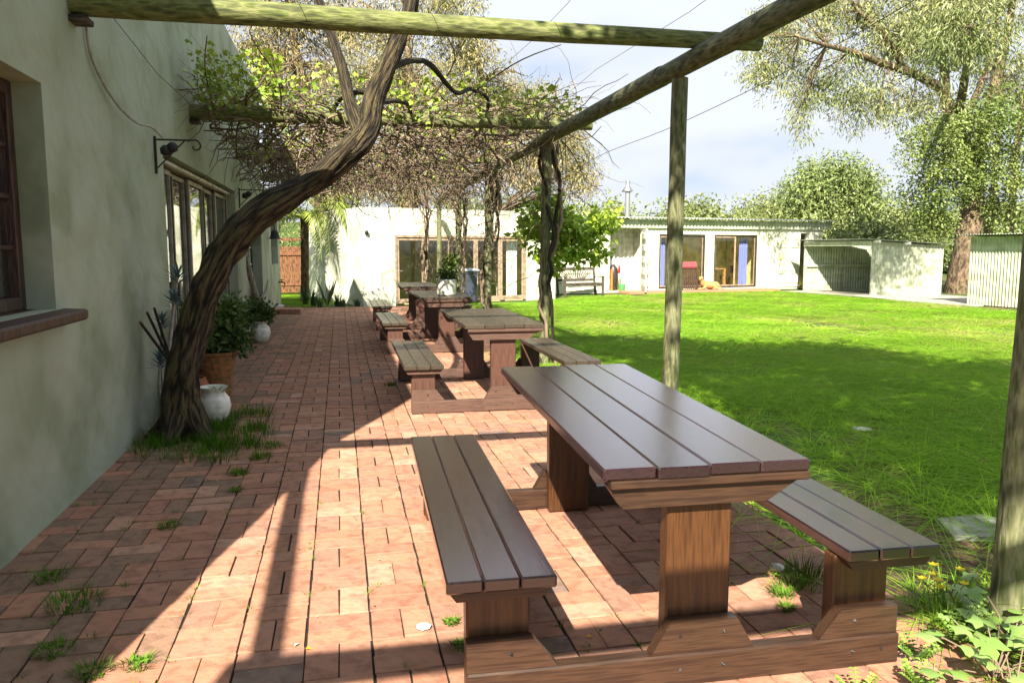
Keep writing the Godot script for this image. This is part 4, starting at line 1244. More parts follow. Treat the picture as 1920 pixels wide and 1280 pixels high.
func picnic_set(label: String, at: Vector3, turn: float, hn: float, hf: float, bo: float, hb: float, worn := false) -> Node3D:
	var plank := "worn" if worn else "plank"
	var board := "worn_board" if worn else "board"
	var railw := "worn_rail" if worn else "rail_wood"
	var s := thing("picnic_table", label, "picnic table", at, turn, "joined tables and benches down the terrace")
	var L := 2.05
	var W := 0.77
	rng.seed = 400
	var th := 0.042
	var mid := (hn + hf) / 2
	var tb := Basis(Vector3.RIGHT, atan((hf - hn) / L))
	for k in 4:
		var m := MB.new()
		var w := W / 4
		m.box(Vector3(-W / 2 + w * (k + 0.5), mid - th / 2 + R(-0.002, 0.002), R(-0.008, 0.008)), Vector3(w - 0.003, th, L), tb, 0.006)
		obj("table_plank", m, mats["%s%d" % [plank, [2, 0, 1, 2][k]]], s)
	for e: float in [1.0, -1.0]:
		var h := hn if e > 0 else hf
		var z := e * (L / 2 - 0.045)
		var zl := e * (L / 2 - 0.111)
		var c := MB.new()
		c.box(Vector3(0.012, h - th - 0.017, e * (L / 2 - 0.03)), Vector3(W - 0.03, 0.03, 0.06), Basis(), 0.005)
		c.prism([Vector2(-W / 2 + 0.03, 0), Vector2(W / 2 - 0.03, 0), Vector2(W / 2 - 0.15, -0.075), Vector2(-W / 2 + 0.08, -0.075)], 0.075, Transform3D(Basis(), Vector3(0, h - th - 0.033, e * (L / 2 - 0.065))))
		obj("cleat", c, mats[railw], s)
		var l := MB.new()
		l.box(Vector3(0, (h - th - 0.035) / 2 + 0.002, zl), Vector3(0.245, h - th - 0.04, 0.075), Basis(), 0.007)
		obj("table_leg", l, mats[board], s)
		var zr := e * (L / 2 - 0.04)
		var r := MB.new()
		r.box(Vector3(-0.035, 0.06, zr), Vector3(bo * 2 + 0.17, 0.118, 0.062), Basis(), 0.007)
		obj("base_rail", r, mats[railw], s)
		var g := MB.new()
		g.prism([Vector2(-0.195, 0), Vector2(0.195, 0), Vector2(0.128, 0.115), Vector2(-0.128, 0.115)], 0.05, Transform3D(Basis(), Vector3(0, 0.121, zr)))
		obj("gusset", g, mats[railw], s)
		for x: float in [-bo + 0.03, -0.09, 0.08, bo - 0.14, bo - 0.03]:
			for y: float in [0.065, 0.185]:
				if y > 0.1 and absf(x) > 0.2 and x > 0.0 and x > bo - 0.06: continue
				var bt := MB.new()
				bt.tube([Vector3(x + R(-0.02, 0.02), y + R(-0.015, 0.015), zr + e * 0.02), Vector3(x, y, zr + e * (0.0335 if y < 0.1 else 0.0275))], [0.007, 0.006], 8)
				obj("bolt_head", bt, mats["iron"], s)
		for b: float in [-1.0, 1.0]:
			var lo := b * bo - (0.08 if b > 0 else 0.0)
			var bl := MB.new()
			bl.box(Vector3(lo, (hb - 0.05) / 2 + 0.002, zl), Vector3(0.225, hb - 0.05, 0.075), Basis(), 0.007)
			obj("bench_leg", bl, mats[board], s)
			var bg := MB.new()
			bg.prism([Vector2(b * 0.118, 0), Vector2(b * -0.20, 0), Vector2(b * -0.115, 0.105), Vector2(b * 0.118, 0.105)], 0.05, Transform3D(Basis(), Vector3(lo, 0.121, zr)))
			obj("gusset", bg, mats[railw], s)
			var bc := MB.new()
			bc.prism([Vector2(-0.18, 0), Vector2(0.18, 0), Vector2(0.15, -0.04), Vector2(-0.15, -0.04)], 0.075, Transform3D(Basis(), Vector3(b * bo, hb - 0.046, e * (L / 2 - 0.06))))
			obj("cleat", bc, mats[railw], s)
	for b: float in [-1.0, 1.0]:
		for k in 3:
			var m := MB.new()
			m.box(Vector3(b * bo - 0.126 + 0.126 * k, hb - 0.022 + R(-0.0015, 0.0015), R(-0.006, 0.006)), Vector3(0.123, 0.044, L + 0.02), Basis(), 0.006)
			obj("bench_plank", m, mats["%s%d" % [plank, [0, 1, 0][k]]], s)
	return s

func make_picnic_sets() -> void:
	picnic_set("dark varnished table with two benches on sunny bricks, beside the bare earth", P(1.27, 0.002, 3.46), deg_to_rad(-1.8), 0.81, 0.86, 0.735, 0.46)
	var t := picnic_set("dark table with two benches, beside the post with the leafy green climber", P(1.54, 0.002, 8.33), deg_to_rad(-0.5), 0.84, 0.84, 0.78, 0.465, true)
	copy(t, P(1.56, 0.002, 12.75), deg_to_rad(0.6), "dark table with two benches, carrying the white planter")
	copy(t, P(1.57, 0.002, 16.3), deg_to_rad(-0.4), "dark table with two benches, standing closest to the cottage's glass doors")

func cane(m: MB, p: Vector3, dir: Vector3, ln: float, r: float, bend: float, grav: float) -> void:
	var pts := [p]
	var rr := [r]
	var n := maxi(5, int(ln / 0.16))
	for i in n:
		dir = (dir + rdir() * bend + Vector3.DOWN * grav).normalized()
		p += dir * ln / n
		pts.append(p)
		rr.append(r * (1.0 - 0.75 * (i + 1) / n))
	m.tube(pts, rr, 4, false)

func make_vines() -> void:
	var v := thing("grape_vine", "old gnarled mossy grape vine trunk leaning from the wall up into pergola", "vine", Vector3.ZERO)
	var path := [P(-1.30, -0.1, 6.8), P(-1.30, 0.2, 6.8), P(-1.29, 0.48, 6.8), P(-1.18, 0.90, 6.8), P(-1.03, 1.33, 6.85), P(-0.83, 1.66, 6.9), P(-0.50, 1.94, 6.95), P(-0.14, 2.17, 7.0), P(0.13, 2.40, 7.0), P(0.28, 2.60, 7.0), P(0.33, 2.85, 7.0), P(0.48, 3.22, 7.05), P(0.66, 3.68, 7.15), P(0.72, 4.2, 7.4)]
	var m := MB.new()
	var pts := smooth_path(path, 8)
	var radii := smooth_list([0.20, 0.145, 0.122, 0.115, 0.115, 0.118, 0.115, 0.105, 0.098, 0.092, 0.082, 0.07, 0.06, 0.035], 8)
	m.tube(pts, radii, 28, true, 0.30, 9)
	obj("trunk", m, mats["vine_bark"], v)
	for q in [[0.6, 0.4], [1.9, 0.32], [3.4, 0.36], [4.7, 0.42], [5.6, 0.3]]:
		var rt := MB.new()
		var od := Vector3(cos(q[0]), 0, sin(q[0]))
		var b0 := P(-1.30, 0.0, 6.8)
		rt.tube(smooth_path([b0 + od * 0.05 + Vector3.UP * 0.34, b0 + od * 0.15 + Vector3.UP * 0.12, b0 + od * q[1] * 0.7 + Vector3.UP * 0.02, b0 + od * q[1] - Vector3.UP * 0.06], 5), smooth_list([0.09, 0.075, 0.05, 0.025], 5), 12, true, 0.3, int(q[0] * 10))
		obj("root", rt, mats["vine_bark"], v)
	# a second strand twisting along the upper side
	var st := MB.new()
	var p2 := []
	for k in pts.size():
		var q: Vector3 = pts[k]
		var a := k * 0.13
		p2.append(q + Vector3(cos(a) * 0.5, sin(a) * 0.7, sin(a)) * radii[k] * 0.75)
	st.tube(p2.slice(30, 84), smooth_list([0.07, 0.065, 0.04], 27).slice(0, 54), 14, true, 0.3, 10)
	obj("strand", st, mats["vine_bark"], v)
	var lm := MB.new()
	lm.tube(smooth_path([P(0.22, 2.55, 7.05), P(0.13, 2.80, 7.2), P(0.07, 3.1, 7.3), P(-0.02, 3.45, 7.4), P(-0.25, 4.1, 7.6)], 5), smooth_list([0.07, 0.06, 0.05, 0.045, 0.03], 5), 12, true, 0.25, 11)
	obj("limb", lm, mats["vine_bark"], v)
	for q in [[P(0.33, 2.9, 7.02), P(0.2, 3.05, 8.2), P(0.0, 3.24, 9.9), P(-0.4, 3.22, 14), P(-0.2, 3.2, 18.5)], [P(0.30, 2.75, 7.02), P(0.5, 3.0, 8.3), P(0.9, 3.24, 9.9), P(1.1, 3.22, 14.1), P(1.5, 3.2, 18.3)], [P(0.45, 3.1, 7.05), P(0.75, 3.26, 7.6), P(0.95, 3.34, 8.0), P(1.25, 3.3, 8.7), P(1.5, 3.34, 9.2), P(1.9, 3.26, 9.9), P(2.4, 3.2, 17)]]:
		var a := MB.new()
		rng.seed = 505
		for i in range(1, q.size() - 1):
			q[i] += rdir() * 0.07
		a.tube(smooth_path(q, 8), smooth_list(smooth_list([0.032, 0.016], q.size() - 1), 8), 8, true, 0.35, 12)
		obj("arm", a, mats["vine_bark"], v)
	# the tangle of last year's canes on the poles
	rng.seed = 500
	for part in 2:
		var t := MB.new()
		for k in 850:
			var f := 9.5 + 9.6 * pow(R(0, 1), 0.9)
			var p := P(R(-1.5, 2.85), R(2.98 - 0.012 * (f - 9.5), 3.28), f)
			var d := Vector3(rng.randfn(), rng.randfn() * 0.25, rng.randfn()).normalized()
			cane(t, p, d, R(0.6, 1.7), R(0.006, 0.018), 0.62, 0.03 if rng.randf() < 0.1 else -0.015)
		for k in 100:   # looser shoots at the front, over the beam and out past the rail
			var p := P(R(-1.5, 3.0), R(3.1, 3.3), R(8.9, 10.6))
			cane(t, p, Vector3(rng.randfn() * 0.8, R(-0.1, 0.5), R(-0.4, 0.7)).normalized(), R(0.5, 1.3), R(0.003, 0.007), 0.4, 0.05)
		for k in 55:    # hanging by the rail and posts
			var p := P(R(2.4, 3.0), R(2.8, 3.15), R(9.4, 19.0))
			cane(t, p, Vector3(rng.randfn() * 0.5, -1.0, rng.randfn() * 0.5).normalized(), R(0.4, 1.5), R(0.004, 0.009), 0.45, 0.12)
		obj("cane_tangle", t, mats["cane" if part == 0 else "cane_pale"], v).set_meta("kind", "stuff")
	# long stray shoots
	for q in [[P(-0.62, 3.12, 9.7), P(-0.66, 3.45, 9.2), P(-0.75, 3.8, 8.6), P(-0.60, 3.95, 8.4)], [P(1.0, 3.2, 9.6), P(1.25, 3.7, 9.0), P(1.1, 4.0, 8.6), P(1.35, 4.2, 8.2)], [P(1.3, 3.2, 9.8), P(1.9, 3.55, 9.0), P(2.3, 3.72, 8.4)], [P(-1.35, 3.15, 9.6), P(-1.45, 3.5, 9.2), P(-1.3, 3.75, 8.9)]]:
		for i in range(1, q.size()):
			q[i] += rdir() * 0.1
		var s := MB.new()
		s.tube(smooth_path(q, 5), smooth_list(smooth_list([0.011, 0.004], q.size() - 1), 5), 6, true, 0.3, 13)
		obj("shoot", s, mats["cane"], v)
	var lf := MB.new()
	rng.seed = 510
	for k in 3:
		lf.lobed(rdir() * 0.07, rdir(), (Vector3.UP + rdir() * 0.7).normalized(), R(0.05, 0.085))
	var lm3 := lf.mesh()
	var xf := []
	var cols := []
	for k in 1700:
		var front := rng.randf() < 0.5
		var p := P(R(-1.5, 2.9), R(3.12, 3.5), R(8.9, 11.2)) if front else P(R(-1.5, 2.9), R(2.9, 3.4), R(11, 19.2))
		if front and rng.randf() < 0.35: p = P(R(-1.55, -0.6), R(3.15, 3.75), R(9.2, 10.6))
		xf.append(Transform3D(Basis.from_euler(Vector3(R(-0.6, 0.6), R(0, TAU), R(-0.6, 0.6))).scaled(Vector3.ONE * R(0.6, 1.15)), p))
		cols.append(Color(0.15, 0.27, 0.03).lerp(Color(0.32, 0.40, 0.05), rng.randf()))
	many("leaves", lm3, xf, cols, mats["leaf"], v).set_meta("kind", "stuff")
	# climbers up the posts
	var spots := [[2.7, 10.3, "leafy bright green climber growing up a pergola post by the lawn", 1], [2.7, 14.5, "bare twisted vine winding up the pergola post behind it", 0], [2.7, 18.3, "bare vine stems on the pergola post in front of the bin", 0], [2.15, 20.3, "twisted bundle of bare vine stems before the cottage doors", 0]]
	for q in spots:
		var c := thing("climbing_vine", q[2], "vine", P(q[0], 0, q[1]), 0.0, "vines climbing the pergola posts")
		rng.seed = int(q[1] * 100)
		for k in 4:
			var s := MB.new()
			var pp := []
			var ph := R(0, TAU)
			var off := R(0.08, 0.16) if q[2].begins_with("twisted") == false else R(0.02, 0.1)
			for i in 20:
				var h := i / 19.0 * 3.05
				var a := ph + h * R(1.5, 1.9)
				pp.append(Vector3(cos(a) * off + 0.06 * sin(h * 3.0 + k), h - 0.03, sin(a) * off) + rdir() * 0.025 + Vector3(0.05, 0, 0.03))
			s.tube(smooth_path(pp, 2), smooth_list([0.036 - 0.005 * k, 0.022], 38), 8, true, 0.35, k)
			obj("stem", s, mats["cane_pale"] if k % 2 else mats["vine_bark"], c)
		var tw := MB.new()
		for k in (34 if q[3] else 75):
			cane(tw, Vector3(R(-0.1, 0.15), R(1.2, 2.9), R(-0.1, 0.1)), rdir(), R(0.4, 1.1), R(0.004, 0.008), 0.5, 0.1)
		obj("twigs", tw, mats["cane_pale"], c).set_meta("kind", "stuff")
		if q[3]:
			var cl := clump(16, 0.16, 0.10, 0.06, 0.2, 520)
			crown(c, [[0.35, 1.92, 0.6, 0.36, 0.30, 0.34], [0.72, 1.78, 0.7, 0.32, 0.22, 0.36], [-0.05, 1.85, 0.5, 0.26, 0.26, 0.26], [0.5, 1.55, 0.6, 0.3, 0.22, 0.3], [1.1, 1.95, 0.8, 0.22, 0.2, 0.3], [0.95, 1.5, 0.7, 0.2, 0.16, 0.2], [0.2, 1.45, 0.4, 0.14, 0.3, 0.14], [0.1, 2.2, 0.4, 0.16, 0.2, 0.16]], 215, cl, mats["leaf"], Color(0.24, 0.42, 0.03), Color(0.45, 0.60, 0.07), 521, 0.75, 0.7, 1.2, "foliage")

func make_wall_things() -> void:
	for q in [[7.93, "black scrolled iron bracket on the wall above the near end of sliding doors"], [14.2, "black scrolled iron bracket on the wall between the two door openings"]]:
		var b := thing("hanging_bracket", q[1], "bracket", P(WX, 2.27, q[0]), 0.0, "iron brackets on the farmhouse wall")
		var m := MB.new()
		m.box(Vector3(0.012, 0.15, 0), Vector3(0.02, 0.34, 0.025), Basis(), 0.002)
		obj("back_plate", m, mats["iron"], b)
		var a := MB.new()
		var p := [Vector3(0.02, 0.29, 0), Vector3(0.30, 0.29, 0)]
		for k in 11:
			var t := PI / 2 - k * 0.48
			var rr := 0.06 - 0.0042 * k
			p.append(Vector3(0.36 + cos(t) * rr, 0.235 + sin(t) * rr, 0))
		a.tube(p, smooth_list([0.009, 0.007], p.size() - 1), 7)
		obj("arm", a, mats["iron"], b)
		var s := MB.new()
		s.tube([Vector3(0.02, 0.03, 0), Vector3(0.27, 0.285, 0)], [0.007, 0.007], 6)
		obj("brace", s, mats["iron"], b)
		for k in 2:
			var l := MB.new()
			l.lathe(Vector3(0.10 + k * 0.06, 0.19 + k * 0.03, 0.0), [Vector2(0, -0.05), Vector2(0.045, -0.03), Vector2(0.05, 0.02), Vector2(0.02, 0.05), Vector2(0, 0.05)], 9)
			obj("ornament", l, mats["iron"], b)
	var c := MB.new()
	var cp := smooth_path([P(WX + 0.02, 3.12, 5.98), P(WX + 0.02, 2.9, 6.02), P(WX + 0.03, 2.74, 6.25), P(WX + 0.05, 2.62, 6.6), P(WX + 0.09, 2.56, 6.95), P(WX + 0.15, 2.56, 7.15), P(WX + 0.2, 2.50, 7.32)], 5)
	c.tube(cp, smooth_list([0.011, 0.010], cp.size() - 1), 7)
	tag(obj("electric_cable", c, mats["stone"]), "loose grey cable dangling down the plaster wall from a beam", "cable")
	var w := MB.new()
	w.tube([P(WX + 0.03, 3.3, 6.4), P(WX + 0.05, 3.16, 8.0), P(WX + 0.06, 3.17, 9.9)], [0.003, 0.003, 0.003], 5)
	tag(obj("thin_wire", w, mats["iron"]), "thin dark wire slanting across the plaster to the vine", "wire")
	var bl := thing("bell_lamp", "dark bell shaped lamp on the wall beside the far window", "lamp", P(WX, 1.80, 19.4))
	var bm := MB.new()
	bm.lathe(Vector3(0.17, 0, 0), [Vector2(0.15, 0.0), Vector2(0.11, 0.05), Vector2(0.085, 0.16), Vector2(0.05, 0.21), Vector2(0.0, 0.22)], 18)
	obj("lamp_shade", bm, mats["iron"], bl)
	var ba := MB.new()
	ba.tube(smooth_path([Vector3(0, 0.28, 0), Vector3(0.09, 0.34, 0), Vector3(0.16, 0.31, 0), Vector3(0.17, 0.2, 0)], 4), smooth_list([0.012, 0.012], 12), 7)
	obj("arm", ba, mats["iron"], bl)
	var tp := thing("garden_tap", "brass garden tap low on the wall below the far window", "tap", P(WX, 0.67, 22.3))
	var tm := MB.new()
	tm.tube(smooth_path([Vector3(0, 0, 0), Vector3(0.1, 0.0, 0), Vector3(0.16, -0.02, 0), Vector3(0.17, -0.07, 0)], 3), smooth_list([0.02, 0.016], 9), 8)
	obj("spout", tm, mats["iron"], tp)
	var th := MB.new()
	th.box(Vector3(0.09, 0.07, 0), Vector3(0.12, 0.02, 0.02), Basis(), 0.004); th.box(Vector3(0.09, 0.035, 0), Vector3(0.02, 0.07, 0.02))
	obj("handle", th, mats["iron"], tp)
	var pp := MB.new()
	pp.tube([P(WX - 0.1, 0.12, 20.9), P(WX + 0.22, 0.10, 20.9)], [0.05, 0.05], 12)
	tag(obj("drain_pipe", pp, mats["white_paint"]), "short white drain pipe stub poking from the wall base", "pipe")
	var st := thing("brick_step", "low brick step against the wall by the drain pipe", "step", P(-1.28, 0, 19.95))
	for k in 5:
		var b := MB.new()
		b.box(Vector3(-0.26 + k * 0.13, 0.06, 0), Vector3(0.124, 0.12, 0.62), Basis(), 0.006)
		obj("brick", b, mats["brick%d" % [0, 5, 2, 6, 4][k]], st)
	var lg := MB.new()
	lg.tube(smooth_path([P(WX + 0.20, 0.0, 15.9), P(WX + 0.10, 0.55, 15.75), P(WX + 0.0, 1.05, 15.55), P(WX - 0.10, 1.72, 15.4)], 4), smooth_list([0.055, 0.06, 0.05, 0.03], 4), 10, true, 0.25, 3)
	lg.tube([P(WX + 0.09, 0.6, 15.72), P(WX + 0.22, 0.72, 15.9), P(WX + 0.25, 0.95, 16.3)], [0.03, 0.022, 0.01], 7)
	tag(obj("dry_branch", lg, mat("driftwood", lin(0.42, 0.38, 0.34), 0.9, texs["grain"], Vector3(4, 0.6, 4))), "pale bare branch leaning in the recess beside the stable door", "branch")
	# overhead cable
	var oc := MB.new()
	oc.tube(smooth_path([P(7.39, 2.7, 25.2), P(7.5, 4.14, 24.0), P(8.30, 4.63, 19.0), P(8.34, 4.85, 14.5), P(7.84, 4.95, 10.0), P(6.9, 5.2, 4.0), P(6.3, 5.6, -3.0)], 5), smooth_list([0.008, 0.008], 30), 5, false)
	tag(obj("overhead_cable", oc, mats["iron"]), "thin dark cable strung overhead from the cottage across the lawn", "cable")

func plant_leaves(parent: Node, at: Vector3, n: int, ln: float, wd: float, ca: Color, cb: Color, up: float, sd: int, m: Material, called := "foliage") -> void:
	rng.seed = sd
	var b := MB.new()
	for k in n:
		var a := k * 2.4 + R(-0.3, 0.3)
		var e := R(0.2, 1.0) * up
		b.col = ca.lerp(cb, rng.randf())
		b.leaf(at + Vector3(cos(a), 0, sin(a)) * 0.01, Vector3(cos(a), e, sin(a)).normalized(), Vector3.UP, ln * R(0.6, 1.15), wd * R(0.8, 1.2), 0.15)
	obj(called, b, m, parent)

func make_pots() -> void:
	var rp := thing("ribbed_pot", "tall ribbed clay pot with a dark leafy shrub beside the vine trunk", "plant pot", P(-1.22, 0.0, 8.1))
	var m := MB.new()
	var prof := [Vector2(0.0, 0.0), Vector2(0.12, 0.0)]
	for k in 61:
		var h := 0.01 + k * 0.0085
		prof.append(Vector2(0.125 + h * 0.115 + (0.0045 if k % 3 == 1 else 0.0), h))
	prof.append_array([Vector2(0.21, 0.53), Vector2(0.212, 0.56), Vector2(0.185, 0.56), Vector2(0.18, 0.48), Vector2(0.0, 0.48)])
	m.lathe(Vector3.ZERO, prof, 28)
	obj("pot", m, mats["ribbed_clay"], rp)
	var cl := clump(22, 0.11, 0.075, 0.038, -0.3, 601)
	crown(rp, [[0.02, 0.78, 0.0, 0.24, 0.20, 0.24], [0.10, 0.95, 0.05, 0.13, 0.13, 0.14], [-0.1, 0.9, 0.1, 0.16, 0.16, 0.16], [0.12, 0.66, 0.02, 0.2, 0.1, 0.2]], 130, cl, mats["leaf"], Color(0.05, 0.095, 0.022), Color(0.09, 0.17, 0.035), 602, 0.5, 0.8, 1.2, "foliage")
	var op := MB.new()
	op.lathe(P(-1.42, 0, 7.72), [Vector2(0.0, 0.0), Vector2(0.14, 0.0), Vector2(0.19, 0.12), Vector2(0.20, 0.26), Vector2(0.16, 0.36), Vector2(0.14, 0.36), Vector2(0.14, 0.3), Vector2(0.0, 0.3)], 24)
	tag(obj("clay_pot", op, mats["terracotta"]), "smooth orange clay pot tucked between vine trunk and ribbed pot", "plant pot")
	for q in [[-1.14, 7.38, 1.0, "white glazed jar with a small sprig beside the foot of vine trunk", 611], [-1.33, 13.7, 1.12, "white glazed jar holding a green shrub further along the wall", 612]]:
		var w := thing("white_jar", q[3], "plant pot", P(q[0], 0, q[1]), 0.0, "white glazed jars along the wall")
		var wm := MB.new()
		var s: float = q[2]
		wm.lathe(Vector3.ZERO, [Vector2(0.0, 0.0), Vector2(0.085 * s, 0.0), Vector2(0.125 * s, 0.07 * s), Vector2(0.148 * s, 0.15 * s), Vector2(0.135 * s, 0.22 * s), Vector2(0.10 * s, 0.265 * s), Vector2(0.095 * s, 0.29 * s), Vector2(0.125 * s, 0.325 * s), Vector2(0.118 * s, 0.328 * s), Vector2(0.088 * s, 0.29 * s), Vector2(0.09 * s, 0.26 * s), Vector2(0.0, 0.25 * s)], 28)
		obj("jar", wm, mats["white_glaze"], w)
		if s > 1.05:
			crown(w, [[-0.12, 0.52, 0.0, 0.26, 0.2, 0.26], [0.08, 0.46, 0.05, 0.16, 0.12, 0.16], [-0.3, 0.5, -0.2, 0.25, 0.22, 0.25]], 110, cl, mats["leaf"], Color(0.05, 0.10, 0.022), Color(0.10, 0.19, 0.035), 613, 0.5, 0.8, 1.25, "foliage")
		else:
			plant_leaves(w, Vector3(0.04, 0.27, 0.05), 14, 0.13, 0.022, Color(0.08, 0.17, 0.03), Color(0.14, 0.26, 0.05), 1.0, 614, mats["leaf"])
	# blue-green succulents behind the trunk
	var su := thing("blue_succulent", "tall blue grey succulent with narrow leaf rosettes behind the vine trunk", "plant", P(-1.46, 0, 7.3))
	rng.seed = 620
	for q in [[0.06, 1.32, -0.1, 0.2], [0.05, 1.12, 0.02, 0.17], [-0.04, 0.62, 0.28, 0.16], [0.10, 0.85, -0.2, 0.15], [-0.02, 0.95, 0.2, 0.14], [0.12, 0.55, -0.35, 0.14]]:
		var e := Vector3(q[0], q[1], q[2])
		var s := MB.new()
		s.tube(smooth_path([Vector3(0, 0, 0), Vector3(e.x * 0.4 - 0.05, e.y * 0.5, e.z * 0.8), e], 4), smooth_list([0.016, 0.014, 0.012], 4), 7)
		var so := obj("stem", s, mats["stone"], su)
		var r := MB.new()
		for k in 34:
			var a := k * 2.4
			var h := k / 34.0
			var t := R(0.8, 1.2)
			r.col = Color(0.085 * t, 0.15 * t, 0.145 * t)
			r.leaf(e + Vector3.UP * (0.10 * h - 0.08), Vector3(cos(a), 0.25 + 1.3 * h, sin(a)).normalized(), Vector3.UP, q[3] * R(0.75, 1.1) * (1.1 - 0.4 * h), 0.020, 0.05)
		obj("rosette", r, mats["succulent"], so)
	for q in [[Vector3(-0.06, 1.05, 0.55)], [Vector3(-0.02, 1.08, 0.48)], [Vector3(-0.1, 0.98, 0.62)]]:
		var s := MB.new()
		s.tube([Vector3(0.02, 0.55, 0.1), q[0]], [0.013, 0.011], 7)
		obj("cut_stem", s, mats["vine_bark"], su)
	# planter on the third table
	var pl := thing("white_planter", "white round planter with leafy plant on a dark table", "plant pot", P(1.62, 0.844, 12.2))
	var pm := MB.new()
	pm.lathe(Vector3.ZERO, [Vector2(0.0, 0.0), Vector2(0.135, 0.0), Vector2(0.148, 0.02), Vector2(0.155, 0.22), Vector2(0.162, 0.225), Vector2(0.162, 0.25), Vector2(0.14, 0.25), Vector2(0.135, 0.2), Vector2(0.0, 0.2)], 28)
	obj("pot", pm, mats["white_glaze"], pl)
	var pc := clump(12, 0.07, 0.07, 0.04, -0.2, 630)
	crown(pl, [[0.0, 0.32, 0.0, 0.13, 0.08, 0.13], [0.06, 0.46, 0.0, 0.07, 0.12, 0.07], [0.1, 0.56, 0.02, 0.06, 0.05, 0.06]], 46, pc, mats["leaf"], Color(0.05, 0.11, 0.02), Color(0.16, 0.24, 0.04), 631, 0.5, 0.7, 1.1, "foliage")
	var ps := MB.new()
	ps.tube([Vector3(0, 0.2, 0), Vector3(0.04, 0.4, 0.0), Vector3(0.1, 0.56, 0.02)], [0.01, 0.008, 0.004], 6)
	obj("stem", ps, mats["cane"], pl)

